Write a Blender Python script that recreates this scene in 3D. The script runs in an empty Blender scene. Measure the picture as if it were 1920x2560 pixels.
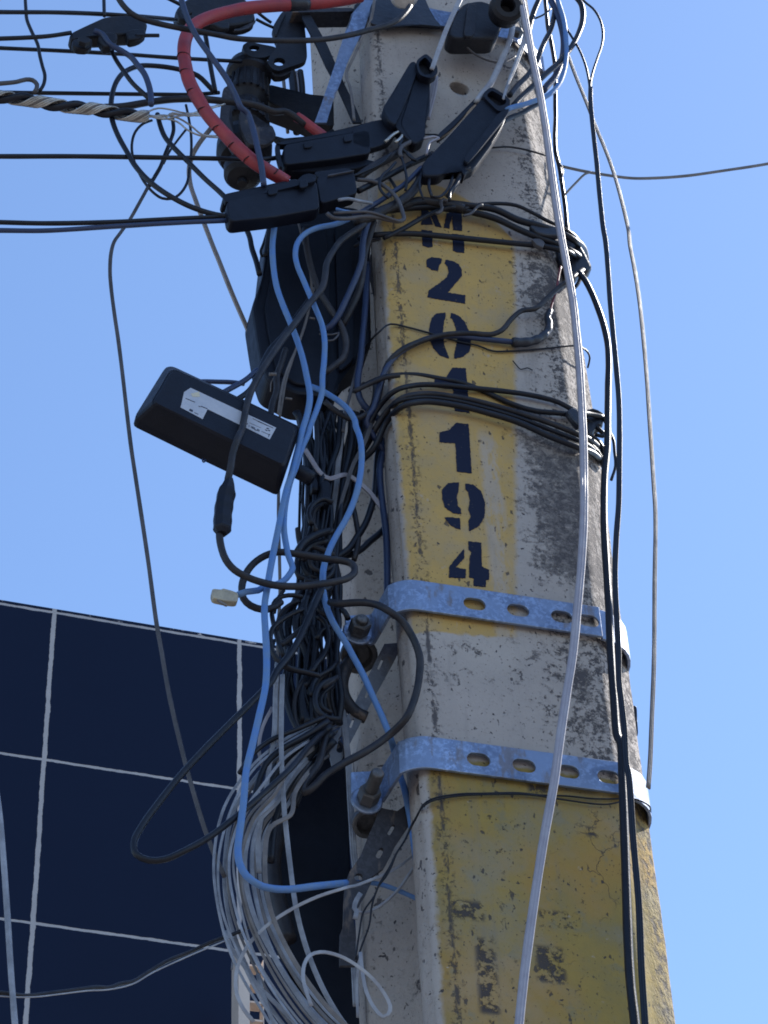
import bpy, bmesh, math, random
from mathutils import Vector, Matrix
random.seed(7)
C = bpy.context.scene.collection
S = bpy.context.scene

# ---------------------------------------------------------------- camera, sky, sun
FPX = 6500.0
PITCH = math.radians(44.476); ROLL = 0.0528
CAM = Vector((0, 0, 1.6))
Fv = Vector((0, math.cos(PITCH), math.sin(PITCH)))
u0 = Vector((0, -math.sin(PITCH), math.cos(PITCH)))
X0 = Vector((1, 0, 0))
Rv = math.cos(ROLL) * X0 - math.sin(ROLL) * u0
Uv = math.cos(ROLL) * u0 + math.sin(ROLL) * X0
cd = bpy.data.cameras.new('camera'); cam = bpy.data.objects.new('camera', cd); C.objects.link(cam)
cd.sensor_fit = 'VERTICAL'; cd.sensor_height = 36; cd.sensor_width = 27
cd.lens = FPX / 2560 * 36; cd.clip_end = 2000; cd.clip_start = 0.05
cam.matrix_world = Matrix(((Rv.x, Uv.x, -Fv.x, CAM.x), (Rv.y, Uv.y, -Fv.y, CAM.y), (Rv.z, Uv.z, -Fv.z, CAM.z), (0, 0, 0, 1)))
S.camera = cam
SUN_AZ = math.radians(57)      # measured from +Y (view direction) towards +X
SUN_EL = math.radians(50)
W = bpy.data.worlds.new('World'); S.world = W; W.use_nodes = True
nt = W.node_tree; bg = nt.nodes['Background']
sky = nt.nodes.new('ShaderNodeTexSky'); sky.sky_type = 'NISHITA'; sky.sun_disc = False
sky.sun_elevation = SUN_EL; sky.sun_rotation = SUN_AZ; sky.air_density = 1.0; sky.dust_density = 0.2; sky.ozone_density = 4.6
nt.links.new(sky.outputs[0], bg.inputs[0]); bg.inputs[1].default_value = 0.124
sd = bpy.data.lights.new('sun', 'SUN'); sd.energy = 4.5; sd.angle = math.radians(0.5); sd.color = (1.0, 0.95, 0.88)
sun = bpy.data.objects.new('sun', sd); C.objects.link(sun)
sv = Vector((math.sin(SUN_AZ) * math.cos(SUN_EL), math.cos(SUN_AZ) * math.cos(SUN_EL), math.sin(SUN_EL)))
sun.rotation_euler = sv.to_track_quat('Z', 'Y').to_euler()
S.view_settings.view_transform = 'Standard'; S.view_settings.look = 'None'
S.view_settings.exposure = 1.02; S.view_settings.gamma = 1.0
S.cycles.max_bounces = 6; S.cycles.filter_width = 1.8

# ---------------------------------------------------------------- geometry frame of the pole
def ray(x, y):
    return (Fv * FPX + Rv * (x - 960) + Uv * (1280 - y)).normalized()
def project(p):
    q = p - CAM; f = q.dot(Fv)
    return 960 + FPX * q.dot(Rv) / f, 1280 - FPX * q.dot(Uv) / f
TH = math.radians(16.5)
EU = Vector((math.cos(TH), math.sin(TH), 0)); EN = Vector((math.sin(TH), -math.cos(TH), 0)); EZ = Vector((0, 0, 1))
P0 = CAM + ray(1300, 1400) * 3.2
BASE = Vector((P0.x, P0.y, 0))
def P(x, y, d=0.0):                       # d in cm in front of the pole's front face
    r = ray(x, y); n = EN
    t = ((P0 + n * (d / 100.0)) - CAM).dot(n) / r.dot(n)
    return CAM + r * t
def L(p):                                  # world -> pole local (u, n outward, z)
    q = p - BASE; return q.dot(EU), q.dot(EN), q.z
def G3(u, n, z): return BASE + EU * u + EN * n + EZ * z
def px2m(p, w): return w * (p - CAM).dot(Fv) / FPX
def uz(x, z, d):                           # local u of the point at height z, depth d cm, seen at column x
    lo, hi = -1500., 4500.
    for _ in range(40):
        m = (lo + hi) / 2
        if P(x, m, d).z > z: lo = m
        else: hi = m
    return L(P(x, lo, d))[0]
CR = {'A': (0, 0, 2.592), 'B': (500, 0, 3.318), 'C': (880, 0, 2.765), 'D': (1320, 0, 2.765), 'E': (240, 560, 2.5136),
      'F': (600, 480, 3.6875), 'G': (900, 480, 2.5136), 'H': (500, 1100, 2.765), 'I': (900, 1100, 2.183), 'J': (300, 1600, 2.0737),
      'K': (500, 1900, 2.765), 'L': (960, 1800, 2.183), 'M': (0, 1450, 1.992), 'N': (420, 0, 4.1475), 'O': (760, 0, 4.1475),
      'Q': (1100, 0, 4.1475), 'S': (640, 1040, 4.608), 'T': (640, 1380, 4.608), 'U': (760, 1400, 4.608), 'V': (800, 380, 4.608),
      'W': (1360, 600, 3.687), 'X': (540, 2300, 4.608), 'Y': (440, 980, 5.184), 'Z': (820, 1860, 5.029), 'a': (1380, 1500, 4.425),
      's': (0, 0, 1.0)}
def c(k, x, y):
    o = CR[k]; return o[0] + x / o[2], o[1] + y / o[2]
def cc(s):
    """'A 1,2 3,4,d B 5,6' -> list of (x, y, d or None) in photo units"""
    out = []; ks = []; k = 's'
    for w in s.split():
        if w in CR: k = w; continue
        v = [float(q) for q in w.split(',')]
        x, y = c(k, v[0], v[1]); out.append([x, y, v[2] if len(v) > 2 else None]); ks.append(k)
    i = 1                                   # where the trace passes from one enlargement to the next, drop points that overlap or step back
    while i < len(out) - 1:
        if ks[i] != ks[i - 1] or ks[i + 1] != ks[i]:
            ax, ay = out[i][0] - out[i - 1][0], out[i][1] - out[i - 1][1]; bx, by = out[i + 1][0] - out[i][0], out[i + 1][1] - out[i][1]
            la, lb = math.hypot(ax, ay), math.hypot(bx, by); dt = ax * bx + ay * by
            if min(la, lb) < 12 or (dt < .8 * la * lb and min(la, lb) < 32) or (dt < -.3 * la * lb and min(la, lb) < 75):
                if out[i][2] is not None and out[i - 1][2] is None and i > 1: out[i - 1][2] = out[i][2]
                del out[i]; del ks[i]; i = max(1, i - 1); continue
        i += 1
    return out
def fill_d(pts, d0=1.0):
    idx = [i for i, p in enumerate(pts) if p[2] is not None]
    if not idx:
        for p in pts: p[2] = d0
        return pts
    for i, p in enumerate(pts):
        if p[2] is None:
            a = [j for j in idx if j < i]; b = [j for j in idx if j > i]
            if not a: p[2] = pts[b[0]][2]
            elif not b: p[2] = pts[a[-1]][2]
            else:
                a = a[-1]; b = b[0]; t = (i - a) / (b - a); p[2] = pts[a][2] * (1 - t) + pts[b][2] * t
    return pts

# ---------------------------------------------------------------- materials
class E:
    """tiny wrapper so that shader maths reads like maths"""
    def __init__(s, t, o): s.t = t; s.o = o
    def _m(s, op, b=None, c_=None, clamp=False):
        n = s.t.nodes.new('ShaderNodeMath'); n.operation = op; n.use_clamp = clamp
        for i, v in enumerate((s, b, c_)):
            if v is None: continue
            if isinstance(v, E): s.t.links.new(v.o, n.inputs[i])
            else: n.inputs[i].default_value = v
        return E(s.t, n.outputs[0])
    def __add__(s, b): return s._m('ADD', b)
    def __sub__(s, b): return s._m('SUBTRACT', b)
    def __mul__(s, b): return s._m('MULTIPLY', b)
    def __truediv__(s, b): return s._m('DIVIDE', b)
    def abs(s): return s._m('ABSOLUTE')
    def mod(s, b): return s._m('FLOORED_MODULO', b)
    def mx(s, b): return s._m('MAXIMUM', b)
    def mn(s, b): return s._m('MINIMUM', b)
    def step(s, lo, hi):
        n = s.t.nodes.new('ShaderNodeMapRange'); n.interpolation_type = 'SMOOTHSTEP'
        s.t.links.new(s.o, n.inputs[0]); 
        if lo < hi: n.inputs[1].default_value = lo; n.inputs[2].default_value = hi; n.inputs[3].default_value = 0; n.inputs[4].default_value = 1
        else: n.inputs[1].default_value = hi; n.inputs[2].default_value = lo; n.inputs[3].default_value = 1; n.inputs[4].default_value = 0
        return E(s.t, n.outputs[0])
def mat(name, col, rough=0.5, metal=0.0, var=0.0, vscale=30, bump=0.0, bscale=200, spec=0.5, col2=None):
    m = bpy.data.materials.new(name); m.use_nodes = True; t = m.node_tree; b = t.nodes['Principled BSDF']
    b.inputs['Roughness'].default_value = rough; b.inputs['Metallic'].default_value = metal
    b.inputs['Specular IOR Level'].default_value = spec
    b.inputs['Base Color'].default_value = (*col, 1)
    tc = t.nodes.new('ShaderNodeTexCoord')
    if var > 0:
        c2 = col2 or tuple(v * 0.5 for v in col)
        x = mix(t, noise(t, tc.outputs['Object'], vscale, 5, .65).step(.5 - .22, .5 + .22) * var, col, c2)
        t.links.new(x, b.inputs['Base Color'])
        t.links.new((noise(t, tc.outputs['Object'], vscale * 2.3, 4) * (0.35 * 1) + (rough - .17)).o, b.inputs['Roughness'])
    if bump > 0:
        bn = t.nodes.new('ShaderNodeBump'); bn.inputs['Strength'].default_value = bump; bn.inputs['Distance'].default_value = .001
        t.links.new(noise(t, tc.outputs['Object'], bscale, 4).o, bn.inputs['Height']); t.links.new(bn.outputs[0], b.inputs['Normal'])
    return m
def noise(t, vec, scale, detail=4, rough=.6, dist=0.0, stretch=None):
    if stretch:
        mp = t.nodes.new('ShaderNodeMapping'); mp.inputs['Scale'].default_value = stretch; t.links.new(vec, mp.inputs[0]); vec = mp.outputs[0]
    n = t.nodes.new('ShaderNodeTexNoise'); n.inputs['Scale'].default_value = scale; n.inputs['Detail'].default_value = detail
    n.inputs['Roughness'].default_value = rough; n.inputs['Distortion'].default_value = dist; t.links.new(vec, n.inputs['Vector'])
    return E(t, n.outputs['Fac'])
def mix(t, fac, a, b):
    n = t.nodes.new('ShaderNodeMix'); n.data_type = 'RGBA'; n.clamp_factor = True
    t.links.new(fac.o, n.inputs[0])
    for i, v in ((6, a), (7, b)):
        if isinstance(v, tuple): n.inputs[i].default_value = (*v, 1)
        else: t.links.new(v, n.inputs[i])
    return n.outputs[2]

M = {}
M['blk'] = mat('black_jacket', (0.0045, 0.006, 0.013), .42, var=.8, vscale=60, col2=(0.010, 0.011, 0.018), spec=.35, bump=.25, bscale=400)
M['blk2'] = mat('dusty_black_jacket', (0.009, 0.010, 0.017), .5, var=1, vscale=45, col2=(0.030, 0.027, 0.030), spec=.35, bump=.3, bscale=350)
M['dust'] = mat('faded_charcoal_jacket', (0.045, 0.043, 0.05), .55, var=1, vscale=40, col2=(0.085, 0.08, 0.088), bump=.3, bscale=300)
M['plastic'] = mat('black_plastic', (0.003, 0.0045, 0.012), .5, var=.8, vscale=25, col2=(0.006, 0.008, 0.017), bump=.3, bscale=500, spec=.28)
M['iron'] = mat('dark_iron', (0.006, 0.007, 0.013), .5, var=1, vscale=30, col2=(0.016, 0.016, 0.021), spec=.3, bump=.6, bscale=250)
M['mid'] = mat('dull_charcoal_jacket', (0.020, 0.020, 0.027), .55, var=1, vscale=40, col2=(0.045, 0.042, 0.048), bump=.3, bscale=300, spec=.35)
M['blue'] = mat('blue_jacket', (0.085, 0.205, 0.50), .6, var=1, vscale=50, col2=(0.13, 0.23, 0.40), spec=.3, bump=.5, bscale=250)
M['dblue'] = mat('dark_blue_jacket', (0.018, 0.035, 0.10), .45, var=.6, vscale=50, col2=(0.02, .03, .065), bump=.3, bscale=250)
M['grey'] = mat('grey_jacket', (0.33, 0.355, 0.41), .55, var=1, vscale=35, col2=(0.17, 0.18, 0.21), bump=.3, bscale=300)
M['lgrey'] = mat('light_grey_jacket', (0.38, 0.39, 0.42), .5, var=1, vscale=35, col2=(0.25, 0.245, 0.27), bump=.3, bscale=300)
M['white'] = mat('white_jacket', (0.33, 0.32, 0.36), .5, var=.8, vscale=35, col2=(0.24, 0.22, 0.26), bump=.2, bscale=300)
M['tan'] = mat('weathered_grey_brown_jacket', (0.2, 0.18, 0.17), .55, var=1, vscale=35, col2=(0.11, 0.10, 0.1), bump=.2, bscale=300)
M['beige'] = mat('beige_jacket', (0.36, 0.31, 0.28), .55, var=1, vscale=35, col2=(0.24, 0.21, 0.2))
M['dred'] = mat('dark_red_core', (0.16, 0.03, 0.04), .5)
M['red'] = mat('red_sleeve', (0.36, 0.035, 0.04), .5, var=1, vscale=30, col2=(0.22, 0.03, 0.045), bump=.3, bscale=300)
M['alu'] = mat('aluminium_strand', (0.55, 0.53, 0.50), .4, metal=.7, var=.8, vscale=60, col2=(.3, .29, .27))
M['tape'] = mat('black_tape', (0.010, 0.013, 0.024), .4, var=.8, vscale=60, col2=(0.025, 0.026, 0.036), bump=.8, bscale=150)
M['porc'] = mat('white_porcelain', (0.75, 0.73, 0.7), .25, var=.6, vscale=30)
M['gold'] = mat('clear_connector', (0.42, 0.38, 0.28), .3, var=.8, vscale=90, col2=(0.25, .23, .19))
def galv(name, base, dark, rough=.42, metal=.75):
    m = bpy.data.materials.new(name); m.use_nodes = True; t = m.node_tree; b = t.nodes['Principled BSDF']
    tc = t.nodes.new('ShaderNodeTexCoord'); v = tc.outputs['Object']
    a = noise(t, v, 160, 3, .7).step(.47, .6); g = noise(t, v, 18, 4, .6).step(.35, .68)
    col = mix(t, a * g, base, tuple(min(1, q * 1.7) for q in base)); col = mix(t, noise(t, v, 9, 5, .7).step(.45, .7) * .75, col, dark)
    col = mix(t, noise(t, v, 45, 4, .6, stretch=(1, 1, .35)).step(.57, .66) * .6, col, (.22, .165, .13))
    t.links.new(col, b.inputs['Base Color']); b.inputs['Metallic'].default_value = metal
    t.links.new((noise(t, v, 120, 3) * .3 + (rough - .1)).o, b.inputs['Roughness'])
    bn = t.nodes.new('ShaderNodeBump'); bn.inputs['Strength'].default_value = .35; bn.inputs['Distance'].default_value = .0006
    t.links.new(noise(t, v, 220, 4).o, bn.inputs['Height']); t.links.new(bn.outputs[0], b.inputs['Normal'])
    return m
M['galv'] = galv('galvanised_steel', (0.25, 0.305, 0.42), (.075, .10, .17))
M['galvd'] = galv('dull_dark_steel', (0.045, 0.044, 0.052), (.02, .02, .028), .55, .4)
M['galvm'] = galv('dull_grey_steel', (0.17, 0.18, 0.21), (.09, .095, .12), .5, .55)
M['bolt'] = galv('weathered_bolt_steel', (0.10, 0.10, 0.105), (.05, .05, .06), .5, .5)

# ---------------------------------------------------------------- object helpers
def tag(o, label, cat, group=None, kind=None):
    if label: o['label'] = label
    if cat: o['category'] = cat
    if group: o['group'] = group
    if kind: o['kind'] = kind
    return o
def mk(name, bm, m, parent=None, smooth=True):
    me = bpy.data.meshes.new(name); bm.normal_update(); bm.to_mesh(me); bm.free()
    if smooth:
        for p in me.polygons: p.use_smooth = True
    o = bpy.data.objects.new(name, me); C.objects.link(o)
    for q in (m if isinstance(m, list) else [m]): me.materials.append(M[q] if isinstance(q, str) else q)
    if parent:
        o.parent = parent; o.matrix_parent_inverse = parent.matrix_world.inverted()
    return o
def empty(name, loc, label, cat, group=None):
    o = bpy.data.objects.new(name, None); C.objects.link(o); o.location = loc; o.empty_display_size = .05
    o.matrix_world = Matrix.Translation(loc)
    return tag(o, label, cat, group)
def spline(pts, step):
    """centripetal catmull-rom through pts, resampled every ~step metres; returns [(pos, t)]"""
    n = len(pts); out = []
    if n == 2:
        k = max(2, int((pts[1] - pts[0]).length / (step * 3)))
        return [(pts[0].lerp(pts[1], i / k), i / k) for i in range(k + 1)]
    q = [pts[0] * 2 - pts[1]] + pts + [pts[-1] * 2 - pts[-2]]
    for i in range(1, n):
        a, b, c_, d = q[i - 1], q[i], q[i + 1], q[i + 2]
        t0 = 0; t1 = t0 + max(1e-6, (b - a).length) ** .5; t2 = t1 + max(1e-6, (c_ - b).length) ** .5; t3 = t2 + max(1e-6, (d - c_).length) ** .5
        k = max(1, int(math.ceil((c_ - b).length / step)))
        for j in range(k):
            t = t1 + (t2 - t1) * j / k
            A1 = a * ((t1 - t) / (t1 - t0)) + b * ((t - t0) / (t1 - t0)); A2 = b * ((t2 - t) / (t2 - t1)) + c_ * ((t - t1) / (t2 - t1)); A3 = c_ * ((t3 - t) / (t3 - t2)) + d * ((t - t2) / (t3 - t2))
            B1 = A1 * ((t2 - t) / (t2 - t0)) + A2 * ((t - t0) / (t2 - t0)); B2 = A2 * ((t3 - t) / (t3 - t1)) + A3 * ((t - t1) / (t3 - t1))
            out.append((B1 * ((t2 - t) / (t2 - t1)) + B2 * ((t - t1) / (t2 - t1)), (i - 1 + j / k) / (n - 1)))
    out.append((pts[-1], 1.0)); return out
def prof(kind, ns):
    if kind == 'r': return [(math.cos(a), math.sin(a)) for a in [2 * math.pi * i / ns for i in range(ns)]]
    o = []      # flat drop cable: three lobes side by side with sharp grooves between them
    for s_ in (1, -1):
        for i in range(14):
            x = s_ * (1 - 2 * i / 14); xa = abs(x)
            y = .20 + .28 * math.sqrt(max(0, 1 - (x / .36) ** 2)) if xa < .34 else .18 + .26 * math.sqrt(max(0, 1 - ((xa - .66) / .34) ** 2))
            o.append((x, s_ * y))
    return o
def sweep(bm, path, rad, kind='r', ns=9, ref=None, cap=True, rfun=None):
    prev = None; rings = []; N = len(path); nv = None
    pr = prof(kind, ns)
    for i in range(N):
        p = path[i][0]
        tn = (path[min(i + 1, N - 1)][0] - path[max(i - 1, 0)][0]).normalized()
        if kind == 'r' or ref is None:
            if nv is None:
                nv = tn.orthogonal().normalized()
            nv = (nv - tn * nv.dot(tn)).normalized()
        else:
            nv = ref - tn * ref.dot(tn)
            nv = nv.normalized() if nv.length > .05 else (prev or tn.orthogonal()).normalized()
            if prev is not None:
                nv = (prev * .6 + nv * .4); nv = (nv - tn * nv.dot(tn)).normalized()
            prev = nv
        b = tn.cross(nv)
        r = rad(path[i][1]) if callable(rad) else rad
        if rfun: r *= rfun(i)
        if kind == 'r': ring = [bm.verts.new(p + (nv * x + b * y) * r) for x, y in pr]
        else: ring = [bm.verts.new(p + (b * x + nv * y) * r) for x, y in pr]
        rings.append(ring)
    m = len(pr)
    for i in range(N - 1):
        for j in range(m):
            bm.faces.new((rings[i][j], rings[i][(j + 1) % m], rings[i + 1][(j + 1) % m], rings[i + 1][j]))
    if cap:
        bm.faces.new(list(reversed(rings[0]))); bm.faces.new(rings[-1])
    return rings
def pathof(s, d0=1.0, step=.008, wob=0.0):
    pts = fill_d(cc(s) if isinstance(s, str) else s, d0)
    if wob > 0:
        for p in pts: p[0] += random.uniform(-wob, wob); p[1] += random.uniform(-wob, wob)
    return spline([P(*p) for p in pts], step), pts
def cab(name, label, cat, s, w, m, d=1.0, kind='r', group=None, w2=None, parent=None, ns=9, ref=None, tw=0.0, rough=0.0):
    """one cable = one object; w is its apparent width (photo pixels) at its first point, w2 at its last"""
    path, pts = pathof(s, d)
    r0 = px2m(path[0][0], w) / 2; r1 = px2m(path[-1][0], w2) / 2 if w2 else r0
    bm = bmesh.new()
    rf = None
    ph = [random.uniform(0, 6.3) for _ in range(4)]
    amp = .03 + rough
    rf = lambda i: 1 + amp * (math.sin(i * .31 + ph[0]) * .6 + math.sin(i * .83 + ph[1]) * .4)
    rr = ref
    if kind == 'f' and rr is None:
        a = random.uniform(-.5, .5) + tw; rr = (EN * math.cos(a) + EU * math.sin(a) - EZ * .3).normalized()
    sweep(bm, path, (lambda t: r0 + (r1 - r0) * t), kind, ns, rr, rfun=rf)
    o = mk(name, bm, m, parent)
    if parent is None: tag(o, label, cat, group)
    elif label: o['label'] = label
    return o
def smoothpoly(pts, n=4):
    """rounded closed outline from a coarse one"""
    o = []
    k = len(pts)
    for i in range(k):
        p0, p1, p2 = Vector(pts[i - 1][:2]), Vector(pts[i][:2]), Vector(pts[(i + 1) % k][:2])
        f = min(.32, 14 / max(1, (p0 - p1).length)); g = min(.32, 14 / max(1, (p2 - p1).length))
        a = p1.lerp(p0, f); b = p1.lerp(p2, g)
        for j in range(n + 1):
            t = j / n; q = a * (1 - t) ** 2 + p1 * 2 * t * (1 - t) + b * t * t; o.append((q.x, q.y))
    return o
def prism(bm, poly, df, th, bev=.15, rnd=True, dtilt=None):
    """solid whose front outline is poly (photo px) at depth df cm (or df(x,y)), thickness th cm, softened rim"""
    if rnd: poly = smoothpoly(poly)
    f = df if callable(df) else (lambda x, y: df)
    pf = [P(x, y, f(x, y)) for x, y in poly]
    cen = sum(pf, Vector()) / len(pf)
    def ring(k, inset):
        out = []
        for p in pf:
            v = cen - p; L_ = v.length
            out.append(bm.verts.new(p + (v / L_ * min(inset / 100, L_ * .4)) - EN * (k / 100)))
        return out
    rs = [ring(0, bev), ring(bev * .3, bev * .3), ring(bev, 0), ring(th - bev, 0), ring(th, bev)]
    n = len(pf)
    for a, b in zip(rs, rs[1:]):
        for j in range(n): bm.faces.new((a[j], b[j], b[(j + 1) % n], a[(j + 1) % n]))
    f0 = bm.faces.new(rs[0]); f1 = bm.faces.new(list(reversed(rs[-1])))
    bmesh.ops.triangulate(bm, faces=[f0, f1])
def inside(p, lp):
    c_ = False; n = len(lp)
    for i in range(n):
        x1, y1 = lp[i][0], lp[i][1]; x2, y2 = lp[(i + 1) % n][0], lp[(i + 1) % n][1]
        if (y1 > p[1]) != (y2 > p[1]) and p[0] < (x2 - x1) * (p[1] - y1) / (y2 - y1) + x1: c_ = not c_
    return c_
def cdt(co, ed, loops):
    from mathutils.geometry import delaunay_2d_cdt
    x0 = sum(v.x for v in co) / len(co); y0 = sum(v.y for v in co) / len(co); sc = max(max(abs(v.x - x0), abs(v.y - y0)) for v in co)
    r = delaunay_2d_cdt([Vector(((v.x - x0) / sc, (v.y - y0) / sc)) for v in co], ed, [], 0, 1e-6)
    vs = [Vector((v.x * sc + x0, v.y * sc + y0)) for v in r[0]]
    fs = []
    for f in r[2]:
        m = [sum(vs[j].x for j in f) / 3, sum(vs[j].y for j in f) / 3]
        if inside(m, loops[0]) and not any(inside(m, h) for h in loops[1:]): fs.append(list(f))
    return vs, r[1], fs
def fillholes(bm, outer, holes, mp, th, nrm):
    """flat or bent plate with real holes; outline and holes in any 2D coords, mp maps them to 3D, th metres thick along -nrm"""
    loops = [outer] + holes; co = []; ed = []
    for lp in loops:
        k0 = len(co); co += [Vector(q) for q in lp]; ed += [(k0 + i, k0 + (i + 1) % len(lp)) for i in range(len(lp))]
    vs2, es2, fs2 = cdt(co, ed, loops)
    fr = [bm.verts.new(mp(v.x, v.y)) for v in vs2]; bk = [bm.verts.new(q.co - nrm * th) for q in fr]
    cnt = {}
    for f in fs2:
        bm.faces.new([fr[j] for j in f]); bm.faces.new([bk[j] for j in reversed(f)])
        for i in range(3):
            e = tuple(sorted((f[i], f[(i + 1) % 3]))); cnt[e] = cnt.get(e, 0) + 1
    for (i, j), n in cnt.items():
        if n == 1: bm.faces.new((fr[i], bk[i], bk[j], fr[j]))
    bmesh.ops.delete(bm, geom=[v for v in bm.verts if not v.link_faces], context='VERTS')
    bmesh.ops.recalc_face_normals(bm, faces=bm.faces[:])
def slot(cx, cy, w, h, n=8, ang=0):
    o = []
    hw = w / 2; r = h / 2
    for i in range(n + 1):
        a = -math.pi / 2 + math.pi * i / n; o.append((max(0, hw - r) + r * math.cos(a), r * math.sin(a)))
    for i in range(n + 1):
        a = math.pi / 2 + math.pi * i / n; o.append((-max(0, hw - r) + r * math.cos(a), r * math.sin(a)))
    ca, sa = math.cos(ang), math.sin(ang)
    return [(cx + x * ca - y * sa, cy + x * sa + y * ca) for x, y in o]
def lathe(bm, p, axis, pr, n=24, xs=None):
    """pr: [(r, h)] metres along axis from p"""
    a = axis.normalized(); u = a.orthogonal().normalized(); v = a.cross(u); rs = []
    for r, h in pr: rs.append([bm.verts.new(p + a * h + (u * math.cos(t) + v * math.sin(t)) * r) for t in [2 * math.pi * i / n for i in range(n)]])
    for A_, B_ in zip(rs, rs[1:]):
        for j in range(n): bm.faces.new((A_[j], A_[(j + 1) % n], B_[(j + 1) % n], B_[j]))
    bm.faces.new(list(reversed(rs[0]))); bm.faces.new(rs[-1])
def cx(s): return [(a, b) for a, b, _ in cc(s)]
# ================================================================ SETTING
def struct(name, bm, m):
    o = mk(name, bm, m, smooth=False); o['kind'] = 'structure'; return o
def ground_mat():
    m = bpy.data.materials.new('pavement'); m.use_nodes = True; t = m.node_tree; b = t.nodes['Principled BSDF']
    v = t.nodes.new('ShaderNodeTexCoord').outputs['Object']
    col = mix(t, noise(t, v, 1.5, 6), (.155, .145, .14), (.11, .105, .10)); t.links.new(col, b.inputs['Base Color']); b.inputs['Roughness'].default_value = .9
    return m
bm = bmesh.new(); bmesh.ops.create_grid(bm, x_segments=1, y_segments=1, size=600); struct('ground', bm, ground_mat())

# ---- building with navy tiled wall
TW = math.radians(18.5)
WU = Vector((math.cos(TW), math.sin(TW), 0)); WN = Vector((math.sin(TW), -math.cos(TW), 0))
WP = Vector((0, 8.0, 0))
def PW(x, y, off=0.0):
    r = ray(x, y); t = (WP + WN * off - CAM).dot(WN) / r.dot(WN); return CAM + r * t
def LW(p): q = p - WP; return q.dot(WU), q.z
uA = LW(PW(100, 2050))[0]; uB = LW(PW(598, 2050))[0]
zT = LW(PW(300, 1549))[1]; z1 = LW(PW(300, 1928))[1]; z2 = LW(PW(300, 2338))[1]
du = uB - uA; dz = z1 - z2
def wall_mat():
    m = bpy.data.materials.new('navy_tiles'); m.use_nodes = True; t = m.node_tree; b = t.nodes['Principled BSDF']
    tc = t.nodes.new('ShaderNodeTexCoord'); v = tc.outputs['Object']; sp = t.nodes.new('ShaderNodeSeparateXYZ'); t.links.new(v, sp.inputs[0])
    x = E(t, sp.outputs[0]); z = E(t, sp.outputs[2])
    wv = (noise(t, v, 6, 4) - .5) * .012
    gx = ((x - uA + du / 2 + wv).mod(du) - du / 2).abs(); gz = ((z - z1 + dz / 2 + wv).mod(dz) - dz / 2).abs()
    g = (gx + noise(t, v, 22, 4, .7) * .010).step(.0150, .0125).mx((gz + noise(t, v, 22, 4, .7) * .008).step(.0108, .0090)) * (noise(t, v, 5, 5) * .5 + .70)
    chips = (E(t, sp.outputs[2]) - (zT - .035)).step(0, .03) * noise(t, v, 9, 6, .7).step(.56, .62)
    tone = mix(t, noise(t, v, 1.2, 5, .6), (.0022, .005, .021), (.004, .0085, .030))
    tone = mix(t, noise(t, v, 14, 5, .7).step(.66, .74) * .12, tone, (.1, .12, .16))
    col = mix(t, g.mx(chips), tone, (.42, .40, .40)); t.links.new(col, b.inputs['Base Color'])
    t.links.new((g * .5 + .34).o, b.inputs['Roughness']); b.inputs['Specular IOR Level'].default_value = .2
    bn = t.nodes.new('ShaderNodeBump'); bn.inputs['Distance'].default_value = .004; bn.inputs['Strength'].default_value = .5
    t.links.new((noise(t, v, 3, 3) * .4 - g).o, bn.inputs['Height']); t.links.new(bn.outputs[0], b.inputs['Normal'])
    return m
bld = empty('building', WP, 'low building faced with big navy tiles and pale grout, left behind the pole', 'building')
bld.rotation_euler = (0, 0, TW); bpy.context.view_layer.update()
def wbox(bm, u0_, u1_, n0, n1, z0, z1_):
    vs = [bm.verts.new((u, n, z)) for u in (u0_, u1_) for n in (n0, n1) for z in (z0, z1_)]
    for f in ((0, 1, 3, 2), (4, 6, 7, 5), (0, 4, 5, 1), (2, 3, 7, 6), (1, 5, 7, 3), (0, 2, 6, 4)): bm.faces.new([vs[i] for i in f])
def wpart(name, fn, m, label=None):
    bm = bmesh.new(); fn(bm); bmesh.ops.recalc_face_normals(bm, faces=bm.faces[:])
    me = bpy.data.meshes.new(name); bm.to_mesh(me); bm.free(); o = bpy.data.objects.new(name, me); C.objects.link(o)
    me.materials.append(M[m] if isinstance(m, str) else m); o.parent = bld
    if label: o['label'] = label
    return o
uEnd = LW(PW(930, 2000))[0]
M['cap'] = mat('mortar_cap', (.30, .28, .26), .8, var=1, vscale=9, col2=(.012, .014, .025), bump=.6, bscale=40)
wpart('wall', lambda b: wbox(b, uA - 6 * du, uEnd, 0, 5, 0, zT), wall_mat())
wpart('wall_cap', lambda b: wbox(b, uA - 6 * du, uEnd + .02, .03, 5.02, zT, zT + .012), 'cap')
# cream lattice post standing before the navy wall
M['cream'] = mat('cream_paint', (.62, .53, .46), .8, var=.6, vscale=10, col2=(.5, .42, .37), bump=.4, bscale=60)
lat = empty('lattice_screen', PW(600, 2560, .25) * 1.0, 'cream post with ladder-like lattice screen below the grey cable coil', 'screen')
lat.location.z = 0; lat.rotation_euler = (0, 0, TW); lat.matrix_world = Matrix.Translation(lat.location) @ Matrix.Rotation(TW, 4, 'Z')
def latpart(name, rects, th, m):
    bm = bmesh.new()
    for (ax, ay, bx, by) in rects:
        a = PW(ax, ay, .25); b = PW(bx, by, .25)
        p0 = Vector(((a - lat.location).dot(WU), 0, a.z)); p1 = Vector(((b - lat.location).dot(WU), 0, b.z))
        wbox(bm, min(p0.x, p1.x), max(p0.x, p1.x), -th / 2, th / 2, min(p0.z, p1.z), max(p0.z, p1.z))
    bmesh.ops.recalc_face_normals(bm, faces=bm.faces[:])
    me = bpy.data.meshes.new(name); bm.to_mesh(me); bm.free(); o = bpy.data.objects.new(name, me); C.objects.link(o); me.materials.append(M[m]); o.parent = lat
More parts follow.
